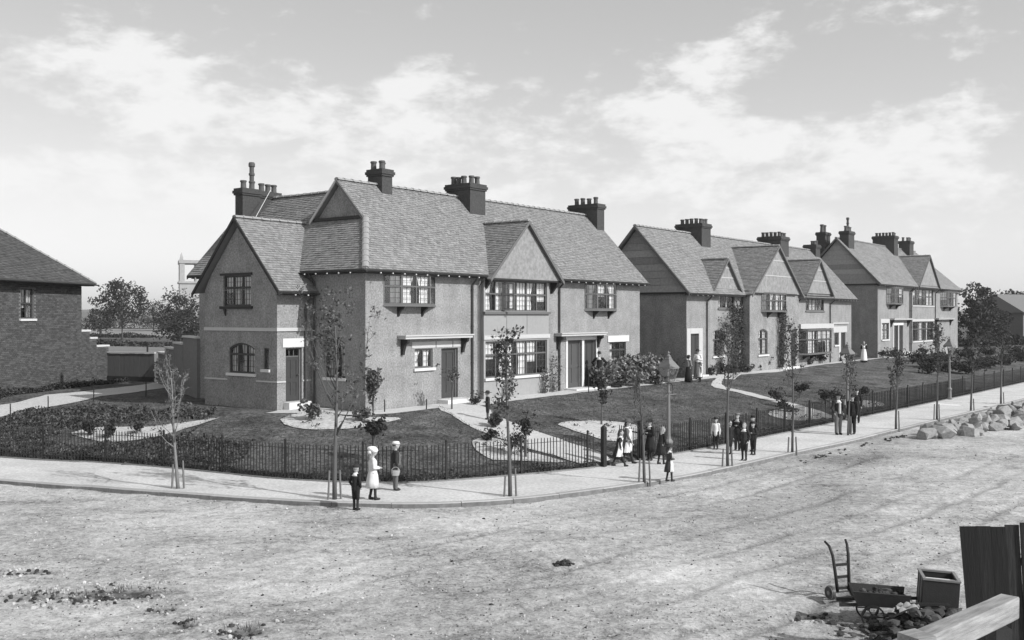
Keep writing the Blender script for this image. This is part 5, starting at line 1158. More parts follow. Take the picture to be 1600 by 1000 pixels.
# ------------------------------------------------------------------ gas lamps
def lamp(p, label, rz=.75):
    H = thing('street_lamp', label, 'lamp', p, rz, 'gas lamps along the pavement'); m = MB()
    m.lathe((0, 0, 0), [(.17, -.1), (.17, .10), (.13, .14), (.12, .55), (.15, .58), (.15, .63), (.085, .72), (.075, .8)], 8); m.build('base', lampm, H)
    m = MB(); m.lathe((0, 0, .79), [(.072, 0), (.062, .9), (.052, 1.45), (.07, 1.47), (.07, 1.52), (.045, 1.55), (.04, 1.72), (.07, 1.78), (.03, 1.84)], 10); m.build('post', lampm, H, smooth=False)
    m = MB(); m.tube([(-.12, 0, 2.2), (.42, 0, 2.2)], .017, 6); m.build('ladder_bar', lampm, H)
    m = MB(); m.tube([(.07, 0, 2.6), (.20, 0, 2.52), (.24, 0, 2.38), (.21, 0, 2.22)], .014, 6); m.build('scroll', ironm, H)
    z0, z1, a, b = 2.64, 3.10, .13, .245; fr = MB()
    def ring(k, z, w): c = [Vector((k * sx, k * sy, z)) for sx, sy in ((1, 1), (-1, 1), (-1, -1), (1, -1))]; [fr.bar(c[i], c[(i + 1) % 4], w, w) for i in range(4)]
    ring(a, z0, .03); ring(b, z1, .035)
    for sx, sy in ((1, 1), (-1, 1), (-1, -1), (1, -1)): fr.bar((a * sx, a * sy, z0), (b * sx, b * sy, z1), .024, .024); fr.bar((a * sx * .8, a * sy * .8, z0), (.02 * sx, .02 * sy, z0 - .06), .02, .02)
    fr.build('lantern_frame', lampm, H)
    cs = ((1, 1), (-1, 1), (-1, -1), (1, -1))
    for i in range(4):
        p_, q_ = cs[i], cs[(i + 1) % 4]; g = MB(); g.face([(a * p_[0] * .97, a * p_[1] * .97, z0), (a * q_[0] * .97, a * q_[1] * .97, z0), (b * q_[0] * .97, b * q_[1] * .97, z1), (b * p_[0] * .97, b * p_[1] * .97, z1)]); g.build('pane', lampglass, H, fix=False)
    m = MB(); m.lathe((0, 0, z1 + .01), [(.37, 0), (.36, .03), (.13, .27), (.13, .30), (.10, .32), (.085, .38)], 4, sq=True); m.build('lantern_roof', lampm, H)
    m = MB(); m.lathe((0, 0, z1 + .38), [(.06, 0), (.075, .03), (.05, .06), (.02, .09), (.035, .13), (.005, .2)], 8); m.build('finial', lampm, H)
    m = MB(); m.tube([(0, 0, z0 - .06), (0, 0, z0 + .18)], .012, 5); m.lathe((0, 0, z0 + .18), [(.02, 0), (.035, .04), (.03, .12), (.01, .16)], 6); m.build('burner', stone, H); return H
lamp((5.28, 34.0, -1.27), 'near gas lamp on the pavement by the garden gate')
lamp((15.5, 46.6, -1.27), 'second gas lamp, behind the two men')
lamp((25.3, 58.3, -1.27), 'farthest gas lamp, in front of the last terrace')
# ------------------------------------------------------------------ people
skinm = mat('skin', .36, .6, var=.08, scale=20); hairm = mat('hair', .05, .7, var=.3, scale=40); hairl = mat('fair_hair', .25, .7, var=.3, scale=40)
bootm = mat('boot_leather', .02, .5); 
def cloth(v): return mat('cloth_%d' % round(v * 1000), v, .9, var=.18, scale=12, bump=.35, bscale=16)
def cap(mb, p0, r0, p1, r1, n=10, fl=1.0):
    p0 = Vector(p0); p1 = Vector(p1); d = (p1 - p0).normalized(); pts = []; rr = []
    for k in (80, 55, 28): t = rad(k); pts.append(p0 - d * r0 * math.sin(t)); rr.append(r0 * math.cos(t))
    pts += [p0, p1]; rr += [r0, r1]
    for k in (28, 55, 80): t = rad(k); pts.append(p1 + d * r1 * math.sin(t)); rr.append(r1 * math.cos(t))
    mb.tube(pts, rr, n)
def ell(mb, c, rx, ry, rz, n=12, m=8, z0=-90, z1=90):
    prof = []; rings = []
    for i in range(m + 1):
        t = rad(z0 + (z1 - z0) * i / m); t = max(rad(-86), min(rad(86), t)); k = math.cos(t)
        rings.append([mb.vert((c[0] + rx * k * math.cos(2 * math.pi * j / n), c[1] + ry * k * math.sin(2 * math.pi * j / n), c[2] + rz * math.sin(t))) for j in range(n)])
    for a, b in zip(rings[:-1], rings[1:]):
        for j in range(n): mb.idx((a[j], a[(j + 1) % n], b[(j + 1) % n], b[j]))
    mb.idx(rings[0][::-1]); mb.idx(rings[-1])
def fuse(mb, name, m, parent, vox=.012):
    o = mb.build(name, m, parent, smooth=True); md = o.modifiers.new('fuse', 'REMESH'); md.mode = 'VOXEL'; md.voxel_size = vox; md.use_smooth_shade = True; sm = o.modifiers.new('soften', 'SMOOTH'); sm.factor = .5; sm.iterations = 2; return o
def loft(mb, rings, folds=0, amp=0., n=20, open_=None, seed=0):
    """rings: (cx, cy, z, rx, ry); open_ keeps only the front arc (an apron)"""
    R = []; js = range(n) if open_ is None else range(n + 1)
    for k, (cx, cy, z, rx, ry) in enumerate(rings):
        row = []; f = k / (len(rings) - 1)
        for j in js:
            a = 2 * math.pi * j / n if open_ is None else rad(-90 - open_ + 2 * open_ * j / n)
            w = 1 + amp * f * math.sin(a * folds + seed) + amp * .5 * f * math.sin(a * (folds * 2 + 1) + seed * 2)
            row.append(mb.vert((cx + rx * w * math.cos(a), cy + ry * w * math.sin(a), z)))
        R.append(row)
    for a, b in zip(R[:-1], R[1:]):
        for j in range(n if open_ is None else n): mb.idx((a[j], a[(j + 1) % len(a)], b[(j + 1) % len(b)], b[j]))
    if open_ is None: mb.idx(R[0][::-1]); mb.idx(R[-1])
def person(p, h, face, label, kind='boy', coat=.02, legs=.03, hat='cap', hatv=.03, apron=None, collar=None, stride=.0, arms='down', hair=None, lean=0., group=None, seed=0, skirt=None, bag=False, waist=None, sock=.03):
    """face = compass bearing in degrees the figure looks along (0 = +x, 90 = +y away from the viewer)"""
    H = thing('person', label, 'person', p, rad(face + 90), group); s = h / 1.72; r = random.Random(seed + 5)
    child = max(0., min(1., (1.6 - h) / .6)); hs = (1 + .32 * child) * s     # larger head on a child
    neckz = (1.46 - .05 * child) * s; hc = Vector((0, -.02 * s - lean * .55 * s, neckz + .135 * hs + .02 * s)); sw = (.175 - .015 * child - (.015 if kind in ('woman', 'girl') else 0)) * s
    L_ = lambda z: -lean * max(0, (z - .9 * s)) * 1.0
    hip = .90 * s; kn = .48 * s; an = .07 * s; hx = .085 * s
    feet = {-1: Vector((-hx, -stride * .33 * s, an)), 1: Vector((hx, stride * .33 * s, an))}
    knees = {k: Vector((hx * k, (feet[k].y) * .45 - .03 * s * (1 if abs(stride) > .1 else .3), kn)) for k in (-1, 1)}
    sh = {k: Vector((sw * k, L_(1.38 * s), (1.385 - .03 * child) * s)) for k in (-1, 1)}
    el_, wr = {}, {}
    for k in (-1, 1):
        if arms == 'down': el_[k] = sh[k] + Vector((.05 * k, .02 + .10 * stride * k, -.29)) * s; wr[k] = el_[k] + Vector((.00 * k, -.06 + .12 * stride * k, -.245)) * s
        elif arms == 'pocket': el_[k] = sh[k] + Vector((.09 * k, .05, -.27)) * s; wr[k] = el_[k] + Vector((-.06 * k, -.11, -.20)) * s
        elif arms == 'front': el_[k] = sh[k] + Vector((.05 * k, -.02, -.27)) * s; wr[k] = el_[k] + Vector((-.10 * k, -.19, -.02)) * s
        elif arms == 'fold': el_[k] = sh[k] + Vector((.07 * k, -.01, -.26)) * s; wr[k] = el_[k] + Vector((-.20 * k, -.14, .05)) * s
        elif arms == 'hip': el_[k] = sh[k] + Vector((.20 * k, .05, -.20)) * s; wr[k] = el_[k] + Vector((-.13 * k, -.07, -.17)) * s
        elif arms == 'reach': el_[k] = sh[k] + Vector((.05 * k, -.13 if k > 0 else .02, -.24)) * s; wr[k] = el_[k] + (Vector((0, -.22, .06)) if k > 0 else Vector((0, -.05, -.24))) * s
    # --- the body: one fused surface, head with face, hands with fingers
    b = MB(); hr = .5 * hs
    ell(b, hc, .074 * hs, .092 * hs, .112 * hs); ell(b, hc + Vector((0, -.035, -.055)) * hs, .056 * hs, .058 * hs, .058 * hs); ell(b, hc + Vector((0, -.098, -.012)) * hs, .016 * hs, .024 * hs, .028 * hs, 8, 6)
    for k in (-1, 1): ell(b, hc + Vector((.076 * k, .005, -.005)) * hs, .014 * hs, .024 * hs, .034 * hs, 8, 6)
    ell(b, hc + Vector((0, -.078, .025)) * hs, .05 * hs, .018 * hs, .012 * hs, 8, 6); ell(b, hc + Vector((0, -.088, -.055)) * hs, .025 * hs, .012 * hs, .010 * hs, 8, 6)
    cap(b, (0, L_(1.36 * s), 1.36 * s), .058 * s, hc + Vector((0, .01, -.07)) * hs, .052 * s)
    cap(b, (0, L_(1.22 * s), 1.24 * s), .125 * s, (0, 0, 1.0 * s), .12 * s); cap(b, sh[-1], .06 * s, sh[1], .06 * s)
    for k in (-1, 1):
        cap(b, (hx * k, 0, hip), .088 * s, knees[k], .058 * s); cap(b, knees[k], .056 * s, feet[k], .038 * s); cap(b, sh[k], .05 * s, el_[k], .042 * s); cap(b, el_[k], .040 * s, wr[k], .029 * s)
        d = (wr[k] - el_[k]).normalized(); sd = Vector((1, 0, 0)) if abs(d.z) < .7 else Vector((0, 1, 0)); c = wr[k] + d * .045 * s; ell(b, c, .030 * s, .032 * s, .042 * s, 8, 6)
        for q in range(4): f0 = c + sd * (q - 1.5) * .021 * s + d * .03 * s; f1 = f0 + d * (.045 - .006 * abs(q - 1.3)) * s + Vector((0, -.014, 0)) * s; cap(b, f0, .0115 * s, f1, .009 * s, 6)
        cap(b, c - sd * .028 * s, .012 * s, c - sd * .05 * s + d * .035 * s, .010 * s, 6)
        ell(b, feet[k] + Vector((0, -.055, -.03)) * s, .04 * s, .11 * s, .04 * s, 8, 6)
    fuse(b, 'body', skinm, H, .011 * max(.7, s))
    e = MB()
    for k in (-1, 1): ell(e, hc + Vector((.030 * k, -.084, .008)) * hs, .011 * hs, .008 * hs, .008 * hs, 6, 4)
    e.build('eyes', hairm, H)
    hm = hairl if hair == 'fair' else hairm; q = MB(); ell(q, hc + Vector((0, .018, .028)) * hs, .080 * hs, .092 * hs, .098 * hs, 12, 8, -28, 90)
    if kind in ('girl', 'woman'): ell(q, hc + Vector((0, .07, -.03)) * hs, .075 * hs, .05 * hs, (.11 if kind == 'girl' else .06) * hs)
    if kind == 'girl': cap(q, hc + Vector((0, .08, -.06)) * hs, .06 * hs, hc + Vector((0, .10, -.22)) * hs, .035 * hs)
    q.build('hair', hm, H, smooth=True)
    # --- clothes
    j = MB(); cap(j, (0, L_(1.25 * s), 1.27 * s), .150 * s, (0, 0, 1.0 * s), .140 * s); cap(j, sh[-1], .075 * s, sh[1], .075 * s)
    for k in (-1, 1): cap(j, sh[k], .068 * s, el_[k], .056 * s); cap(j, el_[k], .056 * s, wr[k] - (wr[k] - el_[k]) * .06, .044 * s)
    if kind in ('boy', 'man'):
        cap(j, (0, -.005 * s, 1.0 * s), .148 * s, (0, 0, .84 * s), .150 * s); jo = fuse(j, 'jacket', cloth(coat), H, .014 * max(.75, s))
        t = MB(); short = kind == 'boy' and h < 1.25
        for k in (-1, 1):
            cap(t, (hx * k * .9, 0, .92 * s), .118 * s, knees[k], .080 * s)
            if short: cap(t, knees[k], .078 * s, knees[k].lerp(feet[k], .12), .07 * s)
            else: cap(t, knees[k], .078 * s, feet[k] + Vector((0, 0, .03 * s)), .066 * s)
        fuse(t, 'trousers', cloth(legs), H, .014 * max(.75, s))
        if short:
            t = MB()
            for k in (-1, 1): cap(t, knees[k].lerp(feet[k], .1), .060 * s, feet[k], .046 * s)
            fuse(t, 'stockings', cloth(sock), H, .014 * max(.75, s))
        if waist is not None: t = MB(); loft(t, [(0, -.005 * s + L_(1.3 * s), 1.36 * s, .085 * s, .168 * s), (0, -.008 * s, 1.1 * s, .095 * s, .168 * s), (0, -.01 * s, .9 * s, .10 * s, .165 * s)], 3, .02, 10, open_=35); t.build('waistcoat', cloth(waist), H, smooth=True)
    else:
        fuse(j, 'bodice', cloth(coat), H, .014 * max(.75, s)); sk = MB(); long_ = kind == 'woman'; hem = .05 * s if long_ else (.42 if h > 1.2 else .46) * s; fl = .27 * s if long_ else .235 * s
        sy = stride * .06 * s
        loft(sk, [(0, 0, 1.05 * s, .135 * s, .125 * s), (0, 0, .98 * s, .15 * s, .14 * s), (0, 0, .82 * s, .19 * s, .18 * s), (0, sy, (.82 * s + hem) / 2, (.19 * s + fl) / 2, (.18 * s + fl) / 2), (0, sy * 1.5, hem, fl, fl * .95)], 7, .05, 28, seed=seed); sk.build('skirt', cloth(skirt if skirt is not None else coat), H, smooth=True)
        t = MB()
        for k in (-1, 1): cap(t, (hx * k, 0, .8 * s), .075 * s, knees[k], .058 * s); cap(t, knees[k], .058 * s, feet[k], .044 * s)
        fuse(t, 'stockings', cloth(sock), H, .014 * max(.75, s))
        if apron is not None:
            a = MB(); loft(a, [(0, -.01 * s + L_(1.3 * s), 1.36 * s, .10 * s, .160 * s), (0, -.01 * s, 1.15 * s, .14 * s, .168 * s), (0, -.005 * s, .99 * s, .16 * s, .158 * s), (0, 0, .82 * s, .21 * s, .205 * s), (0, sy * 1.5, hem + (.12 if long_ else .02) * s, fl * 1.05, fl * 1.04)], 6, .03, 22, open_=100 if kind == 'girl' else 75, seed=seed); a.build('apron', cloth(apron), H, smooth=True)
            for k in (-1, 1): a = MB(); cap(a, sh[k] + Vector((-.05 * k, -.07, -.02)) * s, .03 * s, sh[k] + Vector((-.05 * k, .08, .0)) * s, .03 * s); ell(a, sh[k] + Vector((.0, 0, .04)) * s, .06 * s, .09 * s, .035 * s, 8, 6); a.build('shoulder_frill', cloth(apron), H, smooth=True)
    if collar is not None: c = MB(); loft(c, [(0, L_(1.4 * s) - .005 * s, 1.46 * s, .068 * s, .068 * s), (0, L_(1.4 * s), 1.415 * s, .11 * s, .10 * s), (0, L_(1.35 * s), 1.34 * s, .165 * s, .145 * s)], 4, .03, 16); c.build('collar', cloth(collar), H, smooth=True)
    t = MB()
    for k in (-1, 1): cap(t, feet[k] + Vector((0, 0, .06 * s)), .050 * s, feet[k] + Vector((0, .005, -.02)) * 1, .050 * s); ell(t, feet[k] + Vector((0, -.06, -.03)) * s, .048 * s, .125 * s, .048 * s, 10, 6)
    fuse(t, 'boots', bootm, H, .012 * max(.75, s))
    hz = hc + Vector((0, .005, .045)) * hs; m = MB()
    if hat == 'cap':
        loft(m, [(hz.x, hz.y, hz.z - .005 * hs, .083 * hs, .10 * hs), (hz.x, hz.y, hz.z + .03 * hs, .098 * hs, .116 * hs), (hz.x, hz.y, hz.z + .06 * hs, .10 * hs, .118 * hs), (hz.x, hz.y, hz.z + .085 * hs, .07 * hs, .08 * hs)], 3, .02, 16); loft(m, [(hz.x, hz.y - .075 * hs, hz.z - .006 * hs, .066 * hs, .065 * hs), (hz.x, hz.y - .08 * hs, hz.z + .008 * hs, .06 * hs, .06 * hs)], 1, 0, 14)
    elif hat in ('bowler', 'straw'):
        br = .15 if hat == 'bowler' else .19; loft(m, [(hz.x, hz.y, hz.z, br * hs, br * 1.12 * hs), (hz.x, hz.y, hz.z + .012 * hs, br * hs, br * 1.12 * hs), (hz.x, hz.y, hz.z + .014 * hs, .09 * hs, .107 * hs), (hz.x, hz.y, hz.z + .07 * hs, .088 * hs, .104 * hs), (hz.x, hz.y, hz.z + .10 * hs, .06 * hs, .07 * hs), (hz.x, hz.y, hz.z + .108 * hs, .02 * hs, .02 * hs)], 1, 0, 18)
    elif hat == 'bonnet':
        loft(m, [(hz.x, hz.y - .04 * hs, hz.z - .05 * hs, .098 * hs, .075 * hs), (hz.x, hz.y - .02 * hs, hz.z + .0 * hs, .118 * hs, .135 * hs), (hz.x, hz.y + .02 * hs, hz.z + .06 * hs, .125 * hs, .15 * hs), (hz.x, hz.y + .04 * hs, hz.z + .115 * hs, .10 * hs, .12 * hs), (hz.x, hz.y + .05 * hs, hz.z + .13 * hs, .05 * hs, .05 * hs)], 5, .03, 18); ell(m, (hz.x, hz.y + .1 * hs, hz.z - .04 * hs), .09 * hs, .06 * hs, .07 * hs, 10, 6)
    if hat != 'none': m.build('hat', cloth(hatv), H, smooth=True)
    if bag:
        g = MB(); c = wr[-1] + Vector((-.05, .10 * s, -.14 * s)); loft(g, [(c.x, c.y, c.z - .12 * s, .075 * s, .13 * s), (c.x, c.y, c.z, .085 * s, .16 * s), (c.x, c.y, c.z + .06 * s, .08 * s, .155 * s)], 12, .04, 16); g.tube([(c.x, c.y + .14 * s * math.cos(t_ * math.pi / 8), c.z + .05 * s + .13 * s * math.sin(t_ * math.pi / 8)) for t_ in range(9)], .008, 5)
        q = W(0, 0); B = g.build('basket', cloth(.30), None); B.location = p; B.rotation_euler = (0, 0, rad(face + 90)); tag(B, 'small striped basket carried by the boy in a white cap', 'basket')
    return H
person((-3.98, 25.68, -1.36), 1.13, 60, 'boy in dark suit and cap standing at the road edge', 'boy', .018, .015, 'cap', .03, collar=.7, arms='pocket', hair='fair', seed=1)
person((-3.67, 26.55, -1.255), 1.34, 15, 'girl in pale dress and white bonnet seen from the side', 'girl', .62, .05, 'bonnet', .80, skirt=.62, arms='front', hair='fair', seed=2, stride=.25)
person((-3.24, 28.0, -1.255), 1.33, 20, 'boy in white cap and grey apron by the railing', 'boy', .03, .12, 'cap', .72, arms='down', seed=3, bag=True, waist=.25, sock=.5)
person((-.91, 37.85, -.30), 1.04, 200, 'small child in dark broad hat on the garden path', 'boy', .04, .03, 'straw', .03, arms='front', seed=4, sock=.12)
q = W(15.55, -.55); person((q.x, q.y, .09), 1.70, 250, 'man in dark suit and bowler standing at the front door', 'man', .016, .02, 'bowler', .02, collar=.6, arms='hip', seed=5)
person((3.44, 32.5, -1.255), 1.16, 355, 'girl in white pinafore striding past the open gate', 'girl', .03, .03, 'none', .03, apron=.75, stride=.9, arms='reach', seed=6, lean=.15)
person((3.80, 33.2, -1.255), 1.42, 345, 'taller girl in grey hat walking behind the pinafore girl', 'girl', .12, .03, 'straw', .10, apron=.72, stride=.7, arms='down', seed=7)
person((4.62, 33.75, -1.255), 1.36, 215, 'dark coated girl in black hat standing by gate post', 'girl', .016, .03, 'bowler', .02, collar=.65, arms='fold', seed=8)
person((4.86, 32.9, -1.255), 1.20, 30, 'bare-headed child in black coat beside the gas lamp', 'girl', .018, .03, 'none', .03, arms='down', seed=9, lean=.2, hair='fair', stride=.3)
person((4.60, 29.5, -1.255), 1.06, 20, 'small child in dark hat and pale shawl near kerb', 'girl', .05, .02, 'straw', .04, apron=.55, collar=.7, arms='front', seed=10, stride=.3)
person((7.40, 36.6, -1.255), 1.14, 250, 'boy in white shirt at the left of the group', 'boy', .68, .02, 'cap', .03, arms='down', seed=11)
person((7.62, 35.3, -1.255), 1.16, 300, 'boy in dark jacket half hidden by the sapling', 'boy', .02, .02, 'none', .05, arms='down', seed=12)
person((8.12, 36.3, -1.255), 1.32, 240, 'tallest boy of the group in dark jacket and cap', 'boy', .02, .04, 'cap', .16, collar=.4, arms='fold', seed=13)
person((7.79, 33.8, -1.255), 1.24, 235, 'boy in front of the group with white collar', 'boy', .03, .02, 'none', .05, collar=.7, arms='pocket', hair='fair', seed=14)
person((8.62, 36.0, -1.255), 1.26, 215, 'boy in black cap at the right of the group', 'boy', .02, .03, 'cap', .02, arms='pocket', seed=15)
person((8.40, 35.1, -1.255), 1.14, 225, 'boy in peaked cap between front boy and right boy', 'boy', .03, .02, 'cap', .03, arms='fold', seed=16)
person((13.30, 41.1, -1.255), 1.66, 280, 'young man in open jacket and pale waistcoat, grey trousers', 'man', .03, .14, 'cap', .03, waist=.45, collar=.6, arms='pocket', seed=17)
person((13.95, 41.3, -1.255), 1.60, 230, 'man in long dark coat beside the short sapling', 'man', .018, .02, 'bowler', .02, arms='down', seed=18)
person((15.6, 45.6, -1.255), 1.52, 250, 'youth in dark buttoned suit and cap by the railing', 'boy', .016, .018, 'cap', .05, arms='down', seed=19)
person((9.7, 55.4, -.06), 1.45, 40, 'girl in black skirt at the middle terrace doorway', 'woman', .22, .02, 'straw', .03, skirt=.02, arms='front', seed=20)
person((10.55, 57.2, 0.0), 1.66, 250, 'woman in white blouse and dark hat in terrace doorway', 'woman', .7, .02, 'straw', .03, skirt=.15, arms='fold', seed=21)
person((10.39, 55.65, -.08), 1.06, 200, 'small girl in white pinafore and hat on the lawn corner', 'girl', .3, .05, 'straw', .06, apron=.75, arms='down', seed=22)
person((27.38, 78.4, -.05), 1.66, 240, 'woman in black dress with long white apron', 'woman', .014, .02, 'none', .1, apron=.8, arms='fold', seed=23)
# ------------------------------------------------------------------ yard walls, background
def yard():
    a = Vector((-22.45, 55.6)); b = Vector((-19.35, 54.5)); d = (b - a).normalized(); H = thing('board_fence', 'tall dark boarded yard fence between brick house and corner house', 'fence', (a.x, a.y, 0), math.atan2(d.y, d.x)); L_ = (b - a).length; n = 10
    for i in range(n):
        m = MB(); h = 1.52 + rnd.uniform(-.015, .015); m.box(L_ * i / n + .006, L_ * (i + 1) / n - .006, 0 + rnd.uniform(0, .01), .03, -.1, h); m.build('board', mat('yard_board', .10, .85, var=.35, scale=5, stretch=(4, 4, .5)), H)
    m = MB(); m.box(-.05, L_ + .05, -.05, .09, 1.54, 1.62); m.build('capping', stucco, H); m = MB(); m.box(0, L_, .035, .08, .2, .3); m.build('rail', timber, H); m = MB(); m.box(-.02, L_ + .02, -.06, -.01, -.2, .28); m.build('plinth_board', timber, H)
    segs = [((-18.55, 53.2), (-17.6, 51.4), 1.62), ((-17.55, 51.3), (-16.3, 48.9), 1.95), ((-16.25, 48.8), (-15.1, 46.6), 2.25), ((-15.05, 46.5), (-13.6, 43.9), 2.6)]
    H = thing('yard_wall', 'rendered yard wall stepping up to the corner house, pale copings', 'wall', (segs[0][0][0], segs[0][0][1], 0)); o = Vector(segs[0][0])
    for p, q, z in segs:
        p2 = Vector(p) - o; q2 = Vector(q) - o; m = MB(); m.bar((p2.x, p2.y, z / 2 - .15), (q2.x, q2.y, z / 2 - .15), .24, z + .3); m.build('wall_section', mat('yard_render', .2, .9, var=.3, scale=6, bump=.5), H)  # same mid-grey render on every wall section
        m = MB(); m.bar((p2.x, p2.y, z + .045), (q2.x, q2.y, z + .045), .36, .085); m.build('coping', stone, H)
    m = MB(); m.tube([(0, 0, 0), (0, 0, .55)], .05, 8); o_ = m.build('finial_post', ironm); o_.location = (-19.8, 54.75, 1.6); tag(o_, 'short dark post above the boarded yard fence', 'post')
    H = thing('yard_gate', 'low slatted gate in the gap beside the boarded fence', 'gate', (-19.2, 54.4, 0), rad(-60))
    for i in range(5): m = MB(); m.box(0, .75, -.02, .02, .15 + i * .22, .27 + i * .22); m.build('slat', cratel, H)
    for x in (0, .7): m = MB(); m.box(x, x + .06, .022, .06, 0, 1.3); m.build('stile', timber, H)
yard()
def tree(p, h, w, label, seed, n=5200, s=.55, lm=None, trunk=.3, bare=.22, group='trees in the fields behind', ry=1.):
    r = random.Random(seed); H = thing('broadleaf_tree', label, 'tree', p, 0, group); tr = MB(); lf = MB()
    top = Vector((r.uniform(-.05, .05) * h, 0, h * .72)); tr.tube([(0, 0, -.3), (r.uniform(-.1, .1), 0, h * .3), top], [trunk, trunk * .75, trunk * .25], 8); k = 26
    for i in range(k):
        a = i * 2.4 + r.uniform(-.4, .4); t = (i + .5) / k; z = h * (bare + (.93 - bare) * t); prof = math.sin(math.pi * (.14 + .80 * t)) ** .7; d = w * prof * r.uniform(.45, .88); c = Vector((math.cos(a) * d, math.sin(a) * d * ry, z))
        b0 = Vector((0, 0, h * (.2 + .45 * t))); mid = b0.lerp(c, .5) + Vector((0, 0, -.03 * h)); tr.tube([b0, mid, c], [trunk * .35 * (1 - t * .6), trunk * .2, .03], 5)
        rr = w * r.uniform(.22, .36)
        for _ in range(3):
            cc = c + Vector((r.gauss(0, rr * .5), r.gauss(0, rr * .5), r.gauss(0, rr * .35))); clump(lf, cc, rr, rr, rr * .7, n // k // 3, s, r, .3)
    tr.build('trunk', bark, H, smooth=True); lf.build('crown', lm or leafm, H, fix=False); return H
tree((-65, 168, -.5), 9.8, 4.3, 'largest field tree with a tall bare trunk, left background', 301, 3800, .40, leafd, .30, .38)
tree((-80, 196, -.5), 5.6, 3.2, 'lower spreading tree left of the largest field tree', 302, 2000, .38, leafd, .28, .25)
tree((-96, 270, -.5), 8.0, 4.6, 'small rounded tree right of the largest field tree', 303, 1500, .45, leafm, .3, .2)
tree((-49, 148, -.5), 7.6, 3.9, 'dark tree close beside the wing of the corner house', 304, 2900, .36, leafd, .26, .16)
tree((-45.5, 140, -.5), 5.0, 2.6, 'dark bushy tree behind the yard wall', 305, 2000, .36, leafd, .26, .1)
tree((60.3, 130, -.5), 8.2, 2.9, 'big dark tree behind the farthest terrace at right', 311, 2700, .4, leafd, .4, .24)
tree((67.0, 140, -.5), 5.6, 2.0, 'dark tree next along from the big right-hand tree', 312, 1500, .4, leafd, .36, .3)
tree((57.6, 134, -.5), 6.4, 2.9, 'shorter dark tree tucked behind the farthest terrace', 313, 1500, .4, leafd, .36, .08)
tree((82, 165, -.5), 8.2, 3.8, 'tree behind the low building at the right edge', 314, 3000, .5, leafm, .36, .12)
def hedge(a, b, h, w, label, seed, n):
    r = random.Random(seed); a = Vector(a); b = Vector(b); m = MB(); d = b - a; nn = Vector((-d.y, d.x)).normalized()
    for _ in range(n):
        t = r.random(); c = a + d * t + nn * r.gauss(0, w * .4); hh = h * (.7 + .5 * mnoise.noise((t * d.length * .25, seed, 0))); leafq(m, (c.x, c.y, -.5 + r.uniform(0, max(.3, hh))), .5 * r.uniform(.6, 1.3), r)
    o = m.build('hedge', leafd, fix=False); tag(o, label, 'hedge')
hedge((-84, 152), (-62, 142), .9, 1.2, 'near field hedge below the largest tree', 1, 1100)
hedge((-120, 196), (-66, 186), 1.0, 1.3, 'long field hedge behind the largest tree trunk', 2, 3200)
hedge((-200, 320), (-100, 300), 2.2, 2.0, 'distant hedge across the pale field', 3, 3000)
hedge((-260, 520), (-120, 480), 4, 4, 'farthest hedge line below the hills', 4, 2600)
hedge((-52, 128), (-40, 118), 1.2, 2.0, 'tangled hedge behind the stepped yard wall', 5, 1300)
hedge((56, 124), (70, 134), 1.8, 1.6, 'dark hedge below the right-hand trees', 6, 3200)
# pale fields
for nm, P, v in (('field', [(-170, 205), (-60, 190), (-70, 292), (-190, 308)], .22), ('field', [(-60, 100), (-24, 74), (-35, 118), (-82, 134)], .17), ('field', [(-260, 330), (-95, 312), (-120, 470), (-300, 500)], .25), ('field', [(60, 108), (110, 118), (140, 170), (75, 140)], .16)):
    m = MB(); m.face([(x, y, gz(x, y) + .06 + .0004 * y) for x, y in P]); o = m.build('field', mat('pale_field_%d' % (v * 100), v, .95, var=.2, scale=.12, var2=.2, scale2=.8), fix=False); o['kind'] = 'structure'
    if o.data.polygons[0].normal.z < 0: o.data.flip_normals()
def church():
    H = thing('church_tower', 'pale church tower with open belfry, half hidden left of the corner house', 'tower', (-80, 255, -.6), rad(20)); w = 4.0; st = mat('pale_church_stone', .36, .9, var=.25, scale=1.2)
    m = MB(); m.box(-w, w, -w, w, -.5, 12.2); m.build('shaft', st, H); m = MB(); m.box(-w - .3, w + .3, -w - .3, w + .3, 12.2, 12.7); m.build('cornice', st, H)
    for sx in (-1, 1):
        for sy in (-1, 1):
            m = MB(); m.box(min(sx * w, sx * (w - 1.2)), max(sx * w, sx * (w - 1.2)), min(sy * w, sy * (w - 1.2)), max(sy * w, sy * (w - 1.2)), 12.7, 17.2); m.build('belfry_pier', st, H)
            m = MB(); m.lathe((sx * (w - .5), sy * (w - .5), 18.001), [(.5, 0), (.5, .5), (.02, 2.0)], 4, sq=True); m.build('pinnacle', st, H)
    for sx, sy in ((0, -1), (0, 1), (-1, 0), (1, 0)):
        m = MB(); m.box(sx * (w - .6) - .25, sx * (w - .6) + .25, sy * (w - .6) - .25, sy * (w - .6) + .25, 12.7, 17.2); m.build('mullion', st, H)
    m = MB(); m.box(-w - .2, w + .2, -w - .2, w + .2, 17.2, 18.0); m.build('parapet', st, H)
church()
def low_building():
    H = thing('low_building', 'low dark building with shallow roof at the far right edge', 'building', (72, 142, -.5), rad(35)); m = MB(); F = Face((0, 0), (16, 0)); wall(m, F, 0, 4.6, [(2, 3.2, 1.2, 3.0), (6, 7.2, 1.2, 3.0)]); wall(m, Face((0, 8), (0, 0)), 0, 4.6); wall(m, Face((16, 0), (16, 8)), 0, 4.6); wall(m, Face((16, 8), (0, 8)), 0, 4.6); m.build('wall', mat('dull_brick', .14, .9, var=.3, scale=3), H)
    m = MB(); m.prism([(-.5, -.5, 4.5), (-.5, 8.5, 4.5), (-.5, 4, 7.2)], (17, 0, 0)); m.build('roof', slabm, H)
    for a in (2, 6): window(H, F, a, a + 1.2, 1.2, 3.0, 2, .5, True, seed=a)
